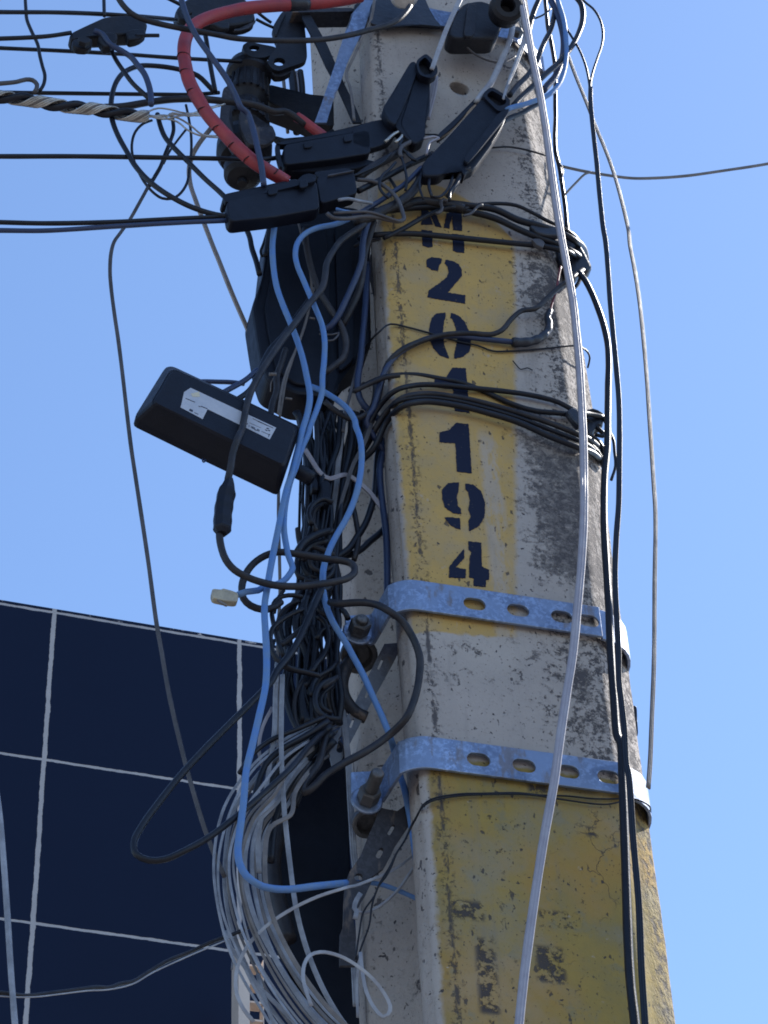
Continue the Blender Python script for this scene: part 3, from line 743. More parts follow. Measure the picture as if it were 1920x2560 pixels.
# large terminal behind the cables
box_thing('terminal_box', 'large black terminal box hidden behind blue cables left of the pole, under the splice cases', 'terminal box', [
    ('body', 'plastic', PRS([('s 672,545 655,690 630,765 640,830 652,900 668,948 740,985 830,992 848,975 850,930 900,900 930,860 928,760 925,640 935,560 900,520 760,500', -5.5, 5.2, .5)]), o0),
    ('door', 'plastic', PR('s 688,560 676,700 662,765 670,830 690,920 740,960 820,966 826,640 812,560', -5.0, .8, .25), o0),
    ('side_rib', 'plastic', PR('s 838,560 872,560 880,640 884,900 848,930', -4.9, .9, .2), o0)], at=(760, 760, -6))
# tilted junction box with stickers
JB = smoothpoly([c('E', *q) for q in ((236, 1222), (330, 1070), (436, 900), (482, 893), (900, 1090), (1290, 1278), (1240, 1420), (1158, 1668), (700, 1450))], 3)
JI = smoothpoly([c('E', *q) for q in ((345, 1128), (400, 1040), (458, 935), (500, 925), (890, 1110), (1262, 1288), (1225, 1410), (1185, 1535), (760, 1335))], 3)
def jb(bm):
    dj = lambda x, y, k: k + (x - 500) * -.004
    A_ = [P(x, y, dj(x, y, 2.0)) for x, y in JB]; B_ = [P(x, y, dj(x, y, 5.2)) for x, y in JI]
    cen = sum(B_, Vector()) / len(B_)
    n = len(A_); rs = []
    for t in (0, .25, .8, .93, 1):
        e = {0: 0, .25: .25, .8: .8, .93: .93, 1: 1.0}[t]
        rs.append([bm.verts.new(a.lerp(b, e) + (EN * .0025 if t == .93 else Vector())) for a, b in zip(A_, B_)])
    rs.append([bm.verts.new(b + (cen - b).normalized() * .003 + EN * .0035) for b in B_])
    bk = [bm.verts.new(a - EN * .012) for a in A_]
    rs = [bk] + rs
    for p, q in zip(rs, rs[1:]):
        for j in range(n): bm.faces.new((p[j], p[(j + 1) % n], q[(j + 1) % n], q[j]))
    f = [bm.faces.new(rs[-1]), bm.faces.new(list(reversed(rs[0])))]
    bmesh.ops.triangulate(bm, faces=f)
jr = empty('junction_box', P(*c('E', 760, 1280), 3), 'black rectangular junction box with white stickers, hanging tilted on the left', 'junction box')
bm = bmesh.new(); jb(bm); bmesh.ops.recalc_face_normals(bm, faces=bm.faces[:]); o = mk('body', bm, 'plastic', jr, smooth=False)
bv = o.modifiers.new('b', 'BEVEL'); bv.width = .003; bv.segments = 3; bv.limit_method = 'ANGLE'; bv.angle_limit = .35
jd = lambda x, y: 5.2 + .35 + (x - 500) * -.004
def sheet(name, polys, m, off, parent, label=None, rnd=False):
    bm = bmesh.new()
    for q in polys:
        pts = smoothpoly(cx(q), 2) if rnd else cx(q)
        vs = [bm.verts.new(P(x, y, jd(x, y) + off)) for x, y in pts]; bk = [bm.verts.new(v.co - EN * .0002) for v in vs]
        bm.faces.new(vs); bm.faces.new(list(reversed(bk)))
        for j in range(len(vs)): bm.faces.new((vs[j], bk[j], bk[(j + 1) % len(vs)], vs[(j + 1) % len(vs)]))
    bmesh.ops.triangulate(bm, faces=[f for f in bm.faces if len(f.verts) > 4]); bmesh.ops.recalc_face_normals(bm, faces=bm.faces[:])
    o = mk(name, bm, m, parent, smooth=False)
    if label: o['label'] = label
    return o
M['paper'] = mat('sticker_paper', (.50, .52, .58), .45, var=.8, vscale=25, col2=(.36, .39, .46))
M['paper2'] = mat('sticker_patch', (.58, .53, .40), .5)
M['print'] = mat('print_ink', (.03, .035, .06), .6)
st = sheet('sticker', ['Y 105,0 190,-55 1298,462 1215,614 900,460 410,222 345,350 58,198 68,165'], 'paper', .03, jr, 'white sticker with printed bars')
sheet('worn_patch', ['Y 195,20 300,-5 312,60 215,60'], 'paper2', .06, st)
pm = ['Y 128,78 250,128 246,134 124,84', 'Y 325,178 408,212 405,220 321,186', 'Y 995,340 1262,462 1260,468 993,346', 'Y 1060,372 1185,428 1182,436 1057,380', 'Y 180,215 220,233 216,258 170,240', 'Y 240,262 290,285 288,291 238,268',
      'Y 925,400 935,404 928,420 918,416', 'Y 1205,545 1222,540 1200,585 1195,578', 'Y 1110,505 1205,548 1203,552 1108,509', 'Y 950,395 1100,462 1099,464 949,397', 'Y 1020,480 1045,492 1042,502 1017,490', 'Y 295,178 318,188 316,196 292,186',
      'Y 1180,460 1212,475 1195,480 1170,472', 'Y 1155,482 1190,496 1180,503 1158,494', 'Y 1198,488 1222,498 1216,508 1196,500']
xx = 945
for w_ in (3, 3, 0, 6, 9, 7, 8, 5, 0, 0, 9, 6, 8):
    if w_: pm.append('Y %g,%g %g,%g %g,%g %g,%g' % (xx, 424 + (xx - 945) * .47, xx + w_, 424 + (xx + w_ - 945) * .47, xx + w_ - 7, 446 + (xx + w_ - 945) * .47, xx - 7, 446 + (xx - 945) * .47))
    xx += 11
sheet('print', pm, 'print', .06, st)
# cable glands of the junction box and small hook
bm = bmesh.new(); sweep(bm, pathof('E 1240,1540,1 1300,1570 1360,1605')[0], .0095, 'r', 12); mk('gland', bm, 'plastic', jr)
bm = bmesh.new(); sweep(bm, pathof('Y 345,868,2.5 345,895 360,910 378,895 378,875', step=.002)[0], .0010, 'r', 6); mk('drip_hook', bm, 'dblue', jr)

# ================================================================ HARDWARE AT THE TOP
def hw(name, label, cat, lst, at, group=None):
    r = empty(name, P(*at), label, cat, group)
    for pn, m, fn in lst:
        bm = bmesh.new(); fn(bm); bmesh.ops.recalc_face_normals(bm, faces=bm.faces[:]); mk(pn, bm, m, r, smooth=False)
    return r
def CYL(x, y, d, axis, r, h, n=20, ch=.0008): 
    p = P(x, y, d); return lambda bm: lathe(bm, p, axis, [(r - ch, 0), (r, ch), (r, h - ch), (r - ch, h)], n)
hw('tension_clamp', 'black wedge tension clamp on the second horizontal line at the far upper left', 'cable clamp', [
    ('body', 'iron', PR('A 450,215 560,160 680,104 820,96 930,112 958,150 950,185 880,215 760,225 700,235 600,232 520,245 465,255', 6, 2.2, .4)),
    ('lower_jaw', 'iron', PRS([('A 630,235 690,200 760,215 765,250 720,300 670,300', 7, 1.5, .3), ('A 470,250 600,245 600,290 570,318 500,312 470,290', 6.4, 1.2, .25), ('A 815,190 940,180 950,215 905,250 830,260', 6.6, 1.5, .3)])),
    ('bolt', 'iron', CYL(*c('A', 540, 285), 6.8, EN, .009, .008, 6)),
    ('pin', 'iron', lambda bm: sweep(bm, pathof('A 880,232,6.5 960,230 1030,230')[0], .0028, 'r', 8))], (270, 80, 6))
hw('tension_clamp', 'black tension clamp behind the red sleeve at the top edge', 'cable clamp', [
    ('body', 'iron', PR('N 75,120 110,50 250,-60 760,-60 880,60 915,180 870,225 700,260 560,270 380,250 220,215 110,190', -1, 2.4, .5)),
    ('jaw', 'iron', PR('N 90,110 130,70 200,90 250,120 245,190 180,215 110,180', 0, 1.2, .3)), ('keeper', 'iron', PR('N 420,230 640,215 640,290 560,300', -.4, 1, .3)),
    ('bolt', 'iron', CYL(*c('N', 190, 140), 1.0, EN, .008, .006, 6)),
    ('flange', 'galvd', PR('N 680,302 820,288 908,205 914,215 850,290 740,318 690,318', -1.2, .4, .08))], (560, 30, -1))
# shackle insulator pair on bracket
def insul(bm):
    top = P(*c('B', 412, 505), -9); bot = P(*c('B', 352, 1500), -9); ax = (bot - top); H = ax.length; ax.normalize(); k = px2m(top, 1 / 3.318)
    prf = [(0, 60), (5, 90), (20, 130), (60, 170), (110, 190), (150, 186), (175, 150), (190, 150), (230, 160), (300, 172), (330, 168), (345, 150), (385, 118), (430, 118), (450, 165), (480, 178), (560, 182), (570, 150), (600, 120), (640, 130), (665, 195), (720, 222), (790, 222), (840, 185), (850, 120), (880, 115), (900, 155), (960, 150), (985, 120), (1000, 50)]
    lathe(bm, top, ax, [(r * k, t / 1000 * H) for t, r in prf], 40)
def ribs(bm, base=(.19, .34, 172)):
    top = P(*c('B', 412, 505), -9); bot = P(*c('B', 352, 1500), -9); ax = (bot - top); H = ax.length; ax.normalize(); k = px2m(top, 1 / 3.318)
    u = ax.orthogonal().normalized(); v = ax.cross(u)
    for i in range(18):
        a = 2 * math.pi * i / 18; r = base[2] * k; q = u * math.cos(a) + v * math.sin(a)
        sweep(bm, [(top + ax * H * base[0] + q * r * .93, 0), (top + ax * H * base[1] + q * r, 1)], .0022, 'r', 5)
hw('spool_insulator', 'stack of dark ribbed spool insulators hanging left of the pole behind the red sleeve', 'insulator', [('shed', 'iron', insul), ('upper_ribs', 'iron', ribs), ('lower_ribs', 'iron', lambda b: ribs(b, (.455, .565, 185))),
    ('hanger', 'galvd', PRS([('B 190,730 250,700 265,760 240,1000 300,1150 290,1290 200,1150 165,1000', -5, .5, .1), ('B 330,905 420,900 430,1010 500,1060 600,1030 640,1130 560,1200 400,1200 330,1050', -4.6, .8, .15)])), ('pin', 'iron', lambda bm: sweep(bm, [(P(*c('B', 415, 470), -9), 0), (P(*c('B', 350, 1530), -9), 1)], .007, 'r', 10))], (620, 300, -9))
hw('crossarm', 'dark steel crossarm running from the insulators to the pole behind the bright flat strap', 'bracket', [
    ('beam', 'iron', PR('B 560,690 740,745 860,772 1110,800 1115,1060 960,1010 860,960 700,900 600,860 560,830', -11, 3.5, .2)),
    ('end_plate', 'iron', PR('B 600,1120 740,1160 940,1150 1115,1060 1115,1120 900,1200 700,1200', -10, 1.0, .1))], (760, 260, -11))
def linkhole(k, outer, hx, hy, rx, ry, d, th):
    def fn(bm):
        a, b_ = c(k, hx, hy); sc = CR[k][2]
        hole = [(a + rx / sc * math.cos(t), b_ + ry / sc * math.sin(t)) for t in [2 * math.pi * i / 16 for i in range(16)]]
        fillholes(bm, smoothpoly(cx(k + ' ' + outer), 3), [hole], lambda x, y: P(x, y, d), th / 100, EN)
    return fn
hw('clevis_link', 'small dark clevis link with an eye hole on top of the insulator stack', 'link', [
    ('eye', 'iron', linkhole('N', '770,470 830,432 905,445 1130,488 1110,560 980,600 860,590 790,540', 895, 498, 55, 28, -5.5, .8)),
    ('knuckle', 'iron', PRS([('N 735,580 770,550 940,590 960,640 880,665 780,650', -6.4, 1.5, .3)]))], (640, 130, -6))
hw('hanger_plate', 'broad dark hanger plate with one large hole next to the clevis link', 'bracket', [
    ('plate', 'iron', linkhole('N', '1230,100 1400,130 1430,380 1445,610 1400,650 1240,700 1160,735 1090,720 1028,650 1050,590 1140,460 1105,380 1085,300 1100,250 1180,130', 1155, 640, 60, 42, -5, .9)),
    ('lower_rim', 'iron', PR('N 1040,680 1100,720 1230,720 1290,740 1200,790 1100,790', -5.6, 1.2, .2)), ('side_rim', 'iron', PR('N 1090,260 1180,120 1235,105 1170,250 1120,380 1090,340', -4.4, .6, .15))], (710, 110, -5))
hw('crossarm', 'dark grey steel bar crossing behind the pole right under the red sleeve', 'bracket', [
    ('beam', 'galvd', PR('O -120,88 520,78 520,118 -120,128', -3, 3, .2)), ('clamp_block', 'iron', PR('O 520,30 715,20 700,125 525,128', -2, 2.2, .2))], (860, 25, -3))
hw('steel_strap', 'bright flat steel strap running down left of the pole from the top', 'strap', [
    ('strap', 'galv', lambda bm: fillholes(bm, cx('O 520,122 682,122 640,262 560,420 450,650 380,850 300,1050 235,1270 110,1270 190,1050 240,900 310,700 370,500 440,330'), [], lambda x, y: P(x, y, 1 - (y) * .006), .003, EN))], (850, 150, 0))
hw('steel_strap', 'narrow black strap crossing behind the bright one at the upper left of the pole', 'strap', [
    ('strap', 'iron', lambda bm: fillholes(bm, cx('O -30,110 60,140 240,460 340,690 420,870 530,1100 600,1270 510,1270 440,1110 330,870 230,690 130,470 -20,190'), [], lambda x, y: P(x, y, -3.5), .003, EN))], (850, 180, -3))
cab('bent_rod', 'thin bent grey rod between the bright strap and the pole', 'rod', 'O 735,-40,2.5 712,120 680,250 600,400 520,580 445,740,0 440,800 475,900 500,1050 520,1250', 8, 'tan', 1, 'f')
# band, brackets and insulators near the top centre
bm = bmesh.new()
zz = P(1180, 70, .5).z; za_ = zz - .018; zb2 = zz + .022
uL, uR_, uR0 = EF['L1'][0](zz), EF['R1'][0](zz), EF['R0'][0](zz)
pl = [(uL - .03, -.08), (uL - .028, -.03), (uL - .015, .001), (uL + .02, .008)] + [(uL + .02 + (uR_ - uL - .03) * i / 8, .008) for i in range(1, 9)] + [(uR_ + .005, .004), (uR0 + .003, -.04), (uR0 + .004, -.09)]
rr_ = []
for u, n in pl: rr_.append([bm.verts.new(G3(u, n, za_)), bm.verts.new(G3(u, n, zb2)), bm.verts.new(G3(u, n + .003, zb2)), bm.verts.new(G3(u, n + .003, za_))])
for a, b in zip(rr_, rr_[1:]):
    for j in range(4): bm.faces.new((a[j], a[(j + 1) % 4], b[(j + 1) % 4], b[j]))
bm.faces.new(rr_[0]); bm.faces.new(list(reversed(rr_[-1]))); bmesh.ops.recalc_face_normals(bm, faces=bm.faces[:])
r_ = empty('pole_band', P(1180, 70, .5), 'pale steel band partly covered by the black block at the top of the pole', 'pole band', 'slotted steel bands on the pole'); mk('strap', bm, 'galv', r_, smooth=False)
bm = bmesh.new(); prism(bm, cx('Q 60,210 70,330 190,335 265,110 250,90 130,90'), 2.2, .4, .08, True); mk('lug_plate', bm, 'galv', r_, smooth=False)
bm = bmesh.new(); lathe(bm, P(*c('Q', 790, 365), 1.3), EN, [(.008, 0), (.009, .001), (.009, .01), (.006, .012)], 6); mk('nut', bm, 'bolt', r_, smooth=False)
hw('mounting_block', 'big black block fixed on the pole front at the top', 'bracket', [('body', 'iron', PR('C 770,20 900,0 1045,60 1040,170 1010,240 985,262 710,262 668,232 690,120', 6, 3.2, .35)), ('face_rib', 'iron', PR('C 800,30 860,20 850,250 770,250', 6.4, .8, .2))], (1190, 60, 4))
def rubber(bm):
    p = P(*c('C', 1075, 42), 10); ax = (-Fv + EN * .6 + Rv * .1).normalized(); k = px2m(p, 1)
    lathe(bm, p - ax * .03, ax, [(26 * k, 0), (40 * k, .004), (44 * k, .02), (42 * k, .03), (33 * k, .034), (20 * k, .034), (18 * k, .03), (17 * k, .010), (6 * k, .008)], 40)
hw('spool_insulator', 'round dark insulator with a hollow centre on the black block up top', 'insulator', [('shed', 'iron', rubber)], (1270, 15, 8))
def porc(bm):
    p = P(1008, -28, 6); k = px2m(p, 1); lathe(bm, p, -EZ + EN * .1, [(10 * k, -.03), (24 * k, -.02), (30 * k, 0), (35 * k, .014), (35 * k, .024), (26 * k, .03), (12 * k, .032)], 32)
hw('porcelain_insulator', 'white porcelain insulator peeking in at the top edge', 'insulator', [('shed', 'porc', porc)], (1008, -10, 6))
hw('shade_sheet', 'dark sheet standing in for the shade across the pole front under the porcelain insulator', 'shade sheet', [('sheet', 'tape', PR('O 690,30 860,-60 1240,-60 1290,60 1340,170 1440,280 1300,262 1130,250 980,262 860,290 760,262 680,235', 1.7, .5, .1))], (970, 30, 1))  # added dark sheet: imitates the soft shade on the concrete below the top hardware

# ================================================================ SMALLER BRACKETS BY THE BANDS
def strip_plate(name, label, outer, holes, dfun, m, th=.003, cat='bracket', at=None, lab_g=None):
    r = empty(name, P(*at), label, cat, lab_g)
    bm = bmesh.new(); fillholes(bm, outer, holes, lambda x, y: P(x, y, dfun(x, y)), th, EN)
    mk('plate', bm, m, r, smooth=False); return r
jx = lambda x, y: c('J', x, y)
h1 = []
for (x, y, w_, h_, a) in ((1350, 125, 60, 12, -1.15), (1284, 272, 60, 12, -1.2), (1202, 432, 50, 11, -1.2), (1145, 540, 92, 34, -1.35)):
    q = jx(x, y); h1.append(slot(q[0], q[1], w_ / 2.07, h_ / 2.07, 6, a))
strip_plate('slotted_strut', 'thin slotted steel strut slanting down from the upper band to the hook', cx('J 1470,12 1400,150 1300,330 1190,540 1130,655 1100,655 1084,590 1108,510 1200,360 1290,180 1370,20'), h1, lambda x, y: -7.5 - (y - 1610) * .010, 'galvm', .0025, 'bracket', (950, 1720, -9))
zx = lambda x, y: c('Z', x, y)
h2 = []
for (x, y, w_, h_, a) in ((795, 1078, 150, 44, -1.05), (650, 1372, 140, 62, -1.1), (385, 1675, 110, 95, 0)):
    q = zx(x, y); h2.append(slot(q[0], q[1], w_ / 5.03, h_ / 5.03, 6, a))
strip_plate('slotted_strut', 'dark flat slotted strut below the lower band, hanging beside the grey coil', cx('Z 655,795 720,815 870,842 1000,750 1110,728 1100,800 1050,880 1060,960 1000,1050 850,1270 790,1400 700,1560 540,1680 545,1740 470,1900 430,1960 K 1070,1000 1060,1100 1078,1200 1075,1420 968,1420 966,1330 970,1200 990,1150 995,1000 1005,850 1035,770 1110,660 1170,510 1220,400'),
    h2, lambda x, y: -6.5 - (y - 2020) * .004, 'galvd', .004, 'bracket', (920, 2150, -7))
rb = empty('hook_bracket', P(*c('J', 1180, 250), -10), 'thick curved dark hook coming out under the upper bolt', 'hook')
bm = bmesh.new(); sweep(bm, pathof('U 560,1120,-9.5 480,1260,-8.5 440,1400,-8.5 450,1540,-9 J 1185,335 1225,378 1275,402,-9.5', step=.004)[0], .0078, 'r', 14); mk('hook', bm, 'galvd', rb)
def cup(x, y, d, r, h, k=.75):
    p = P(x, y, d); ax = (EN * .5 - EZ * .85).normalized()
    return lambda bm: lathe(bm, p, ax, [(r * .9, -h), (r, -h + .002), (r, 0), (r * .9, .001), (r * .72, .001), (r * .66, -.003), (r * .6, -h * .8), (.001, -h * .82)], 28)
bm = bmesh.new(); cup(*c('U', 640, 1110), -9, .0225, .012)(bm); bmesh.ops.recalc_face_normals(bm, faces=bm.faces[:]); mk('bushing', bm, 'bolt', rb, smooth=False)
hw('bushing', 'dark round bushing under the bolt of the lower band', 'bushing', [('ring', 'bolt', cup(*c('Z', 495, 1010), -8.5, .0175, .012))], (918, 2060, -9))

# ================================================================ CABLES
# --- red spiral sleeve
rd = 'N 2000,-40,6 1659,20 1450,38 1100,58 800,88 550,145,6 350,215 235,300 180,410 165,560,6 185,700 215,830 275,960 350,1090 B 60,945 140,1040 240,1150 350,1260 450,1345 560,1415,5 640,1460 720,1510,4'
ro = cab('red_sleeve', 'thick red spiral-cut sleeve curving down from the top edge in front of the insulators', 'cable sleeve', rd, 32, 'red', 5, ns=16)
pth, _ = pathof(rd, 5)
rS = px2m(pth[0][0], 32) / 2
def nearest(path, x, y): return min(range(1, len(path) - 1), key=lambda i: (project(path[i][0])[0] - x) ** 2 + (project(path[i][0])[1] - y) ** 2)
for (k, x, y) in (('N', 150, 605), ('N', 185, 785), ('N', 248, 970), ('N', 375, 1160), ('B', 145, 1075), ('B', 295, 1215), ('B', 415, 1345), ('B', 590, 1462)):
    i = nearest(pth, *c(k, x, y)); tn = (pth[i + 1][0] - pth[i - 1][0]).normalized(); p = pth[i][0]
    hz = (Rv - tn * Rv.dot(tn)).normalized(); fz = (-Fv - tn * (-Fv).dot(tn)).normalized()
    seg = [(p + (hz * math.cos(a) + fz * math.sin(a)) * rS * 1.005 + tn * rS * .25 * math.cos(a), 0) for a in [math.pi * j / 12 for j in range(13)]]
    bm = bmesh.new(); sweep(bm, seg, lambda t: .00075, 'r', 5); mk('spiral_cut', bm, 'iron', ro)
i0 = nearest(pth, *c('N', 1310, 40)); i1 = nearest(pth, *c('N', 1440, 40)); lo, hi = min(i0, i1), max(i0, i1) + 1
bm = bmesh.new(); sweep(bm, pth[lo:hi + 1], rS * 1.06, 'r', 16); mk('tape_band', bm, 'tape', ro)
cab('red_sleeve', 'short stub of red sleeve entering the second splice case from behind', 'cable sleeve', 'B 800,968,-1 850,1000 930,1060 1010,1120 1050,1150,-1', 26, 'red', -1, ns=16)
# --- twisted messenger cable
base = cc('A -300,598 0,628,2 200,652 400,686 600,706 720,728 860,748 960,758'); base = fill_d(base, 2)
bp = spline([P(*p) for p in base], .006); tl = 0; hel = []
r_t = px2m(bp[0][0], 17) / 2
mr = empty('twisted_cable', bp[0][0], 'heavy twisted cable of one black core and bare aluminium strands, upper left', 'cable')
acc = [0]
for i in range(1, len(bp)): acc.append(acc[-1] + (bp[i][0] - bp[i - 1][0]).length)
pitch = px2m(bp[0][0], 132)
def hx(phase, rad):
    o = []
    for i, (p, t) in enumerate(bp):
        tn = (bp[min(i + 1, len(bp) - 1)][0] - bp[max(0, i - 1)][0]).normalized(); u = tn.cross(EN).normalized(); v = tn.cross(u)
        a = -2 * math.pi * acc[i] / pitch + phase; o.append((p + (u * math.cos(a) + v * math.sin(a)) * rad, t))
    return o
bm = bmesh.new(); sweep(bm, hx(0, r_t * .95), r_t * 1.15, 'r', 12); mk('core', bm, 'blk', mr)
for j in range(7):
    bm = bmesh.new(); sweep(bm, hx(math.pi + (j - 3) * .42, r_t * 1.75), r_t * .33, 'r', 6); mk('strand', bm, 'alu' if j != 3 else 'tan', mr)
for s in ('A 960,745,2 1050,770 1150,790 1220,845 1300,875 1410,895', 'A 960,760,2 1060,740 1160,770 1230,820 1310,875 1400,880,0', 'A 940,735,2 1020,700 1100,705 1200,740 1300,730 1420,685', 'A 950,750,2 1040,755 1140,745 1240,740 1340,705 1430,680', 'A 940,750,2 1050,765 1180,755 1300,750', 'N -20,1225,2 60,1160 200,1200 330,1170 450,1130 600,1090'):
    bm = bmesh.new(); sweep(bm, pathof(s, 2, wob=3)[0], r_t * .3, 'r', 6); mk('loose_strand', bm, 'alu', mr)

GH = 'horizontal lines leaving the pole to the left'
def line(lbl, s, w, m='blk', d=0, kind='r'): cab('aerial_cable', lbl, 'cable', s, w, m, d, kind, GH)
line('topmost horizontal black line at the upper left', 'A -400,70,8 0,78 350,80 600,88 900,106,4 1140,128,0', 12)
line('black line ending in the far upper left wedge clamp', 'A -400,262,6 0,250 200,242 330,232 460,212,6', 12)
line('black line passing just below the wedge clamp to the clevis', 'A -400,290,2 0,311 400,329 800,351 1150,376 1565,398,-5', 11)
line('black line just above the twisted cable', 'A -300,596,-2 100,600 500,605 900,610 1250,612 1420,600,-4', 11)
line('black line reaching the second splice case, about a third down', 'A -400,1010,2 0,1013 500,1013 1000,1020 1400,1027 1680,1035 B 700,1300,2', 13)
line('upper one of two close black lines entering the lowest splice case', 'A -400,1428,5 0,1440 300,1447 700,1440 1100,1420 1500,1402,4.5', 13)
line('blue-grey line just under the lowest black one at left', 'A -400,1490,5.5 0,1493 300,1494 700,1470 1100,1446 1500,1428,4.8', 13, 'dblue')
GL = 'loose cables looping at the upper left'
def lp(lbl, s, w, m='blk', d=0, kind='r', w2=None, nm='loose_cable'): return cab(nm, lbl, 'cable', s, w, m, d, kind, GL, w2)
lp('wavy black wire hanging down at the far upper left across the horizontal lines', 'A 160,-80,3 168,60 175,130 205,205 245,290 258,360 275,430 291,490 283,545 258,590', 9, d=3)
lp('short vertical black wire above the wedge clamp', 'A 672,-60,5 674,20 676,105', 9, d=5)
lp('stubby grey-black cable end bending down onto the line above the twisted cable', 'A -300,560,4 0,541 110,530 170,515 212,520 240,548 232,585 222,598', 12, 'dust', 4)
lp('big round black loop swinging below the wedge clamp to the lowest splice case', 'A 1392,600,-3 1350,555 1280,490 1150,448 1000,427 900,428 810,465 760,520 732,590 720,680,1 728,780 765,880 820,980 880,1080 980,1185 1110,1275 1250,1345 1400,1392 1480,1402,5', 13)
lp('small thin black loop inside the big round one', 'A 985,780,-2 930,800 880,850 856,920 858,1000 890,1095 935,1180 990,1245 1050,1285 1110,1288 1160,1262 1210,1190 1228,1080 1240,960 1236,850 1222,760 1205,680', 7)
lp('black cable dropping from the twisted cable down to the top of the lowest splice case', 'A 1020,740,1 1040,820 1070,890 1130,960 1220,1050 1330,1160 1420,1240 1470,1290,3', 13)
lp('short hooked black cable just right of the small loop', 'A 1118,770,0 1125,840 1105,910 1070,1000 1040,1080 1000,1150 968,1205', 10)
lp('thin straight wire crossing the small loop', 'A 1205,840,-2 1150,910 1100,980 1060,1060', 6)
lp('dusty black cable with a pale worn shine leaving the wedge clamp', 'A 610,200,7 660,220 710,285 790,330 850,370 890,420 930,470 960,540 978,620 980,680', 15, 'dblue', 3)
lp('black cable falling from under the wedge clamp to the twisted cable', 'A 715,310,5 750,385 800,460 860,540 940,615 990,660', 12, 'blk', 3)
lp('long thin dark drop cable bowing down the left sky and across the navy wall', 'A 985,1160,0 960,1210 900,1320 840,1425 790,1490 E 150,60 115,110 95,180 88,300 95,400 115,560 140,730 165,930 190,1150 220,1400 250,1600 s 370,1400 M 780,220 800,330 840,560 885,760 925,920 950,1010 985,1130 1020,1240 1070,1370 1120,1480,-4', 9, 'dust', 0, 'f', 12)
lp('pale drop cable running diagonally from the insulators down behind the terminal box', 'A 1420,770,-8 1360,840 1290,930 1245,1010 1225,1100 1235,1200 1265,1290 1320,1440 1390,1620 E 760,200 860,450 960,680 1010,800 1040,930 1065,1060,-10', 13, 'beige', -9, 'f')
lp('grey-black cable sweeping from the top left across to the pole, below the red sleeve', 'A 740,-60,10 790,25 850,85 930,125 1060,160 1260,198 B 150,290 300,318 600,336 900,335 1150,315 O 0,425 250,402 500,358 650,318 850,265 980,200 1060,120 1100,60,7', 15, 'blk2', 8)
lp('long dusty cable crossing in front of the insulators down to the lowest splice case', 'A 1160,-60,12 1185,30 1215,120 1270,230 1400,420 1480,520 N 500,660 610,820 690,970 760,1120 820,1244 B 390,935 440,1070 480,1240 510,1380 530,1540,6', 15, 'dblue', 9)
lp('short straight black cable falling between the red sleeve and the insulators', 'N 380,320,3 405,460 430,620 460,790 490,950,1', 12)
lp('black wire entering at the top left of the clamp behind the red sleeve', 'A 1050,-30,2 1110,0 1170,30,1', 10)
lp('upper thin wire between the clamp and the hanger plate', 'N 925,125,-3 1000,185 1070,235,-4', 8)
lp('lower thin wire between the clamp and the hanger plate', 'N 915,200,-3 1000,245 1090,285,-4', 8)
lp('thick dark cable running over the twisted strands into the short red stub', 'A 680,695,1 800,690 950,665 1100,645 1250,640 1400,645 N 400,1030 600,1050 800,1070 950,1105 1100,1160 B 700,925 790,970 880,1040,-1', 19, 'blk2', 1)
lp('black cable end dropping below the lowest splice case toward the terminal box', 'F 60,345,-3 90,420 110,520 150,640 180,760', 14, 'blk', -3)
lp('thin black loop peeping out between lowest splice case and terminal box', 'F 240,400,-4 215,480 190,550 205,595 235,560', 7)
lp('vertical black cable at the left edge of the terminal box', 'B 575,1860,-3 560,2000 545,2124', 12)
for x, w_, m_n in ((1205, 9, 'tan'), (1300, 20, 'blk'), (1350, 6, 'white'), (1390, 16, 'iron')):
    cab('cable_run', 'one of the thin cables dropping behind the crossarm beside the pole', 'cable', 'N %d,740,-18 %d,900 %d,1100 B %d,1100,-18' % (x - 20, x, x + 10, (x + 420 - 420) / 4.1475 * 3.318 - 80 * 3.318 + 30), w_, m_n, -18, 'r', 'cables dropping behind the crossarm')

# --- top right
GR = 'cables curling at the upper right of the pole'
def tr(lbl, s, w, m='blk', d=2, kind='r', w2=None): return cab('loose_cable', lbl, 'cable', s, w, m, d, kind, GR, w2)
tr('wide black loop farthest right at the top whose end crosses back over the pole', 'Q 1300,-140,3 1400,-40 1460,40 1480,130 1475,230 1440,340 1385,450 1310,560 1210,670 1100,765 1000,860 900,950 820,1030 760,1100,4', 14)
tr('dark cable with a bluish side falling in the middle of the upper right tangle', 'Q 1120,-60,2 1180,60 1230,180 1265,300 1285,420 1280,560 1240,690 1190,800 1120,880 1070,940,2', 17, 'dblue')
tr('sunlit blue cable curving round into the open end of the slanting splice case', 'Q 1190,-80,3 1280,200 1305,400 1310,560 1290,720 1240,860 1170,950 1080,1010 980,1045 860,1085 740,1115 690,1140,6', 12, 'blue')
tr('thick black cable falling behind the tall white cable at the top', 'Q 1080,-110,1 1020,10 970,130 935,250 915,350,0', 14)
tr('black cable crossing the tall white cable diagonally down to the slanting splice case', 'Q 1210,-50,1 1190,120 1150,300 1085,430 1030,560 985,680 900,790 800,890 720,990,4', 13)
tr('black cable hugging the right edge of the pole down to the upper cable wrap', 'Q 1085,-60,-4 1100,100 1120,300 1150,430 1180,600 1195,720 1195,900 1195,1120 D 190,800 185,950 192,1060 215,1150 235,1280 255,1420 270,1580 290,1700,-5', 10)
tr('lower black cable running from the slanting case past the sunlit blue one', 'Q 1050,1060,3 950,1110 850,1170 740,1215 640,1270,4', 13)
tr('thin wire sticking across the upper right tangle', 'Q 990,190,0 1070,155 1150,90', 5)
tr('bluish grey cable running over the pole face into the top of the slanting case', 'Q 760,180,4 745,330 710,450 650,590 590,730 520,870 430,980 380,1060,5', 15, 'lgrey')
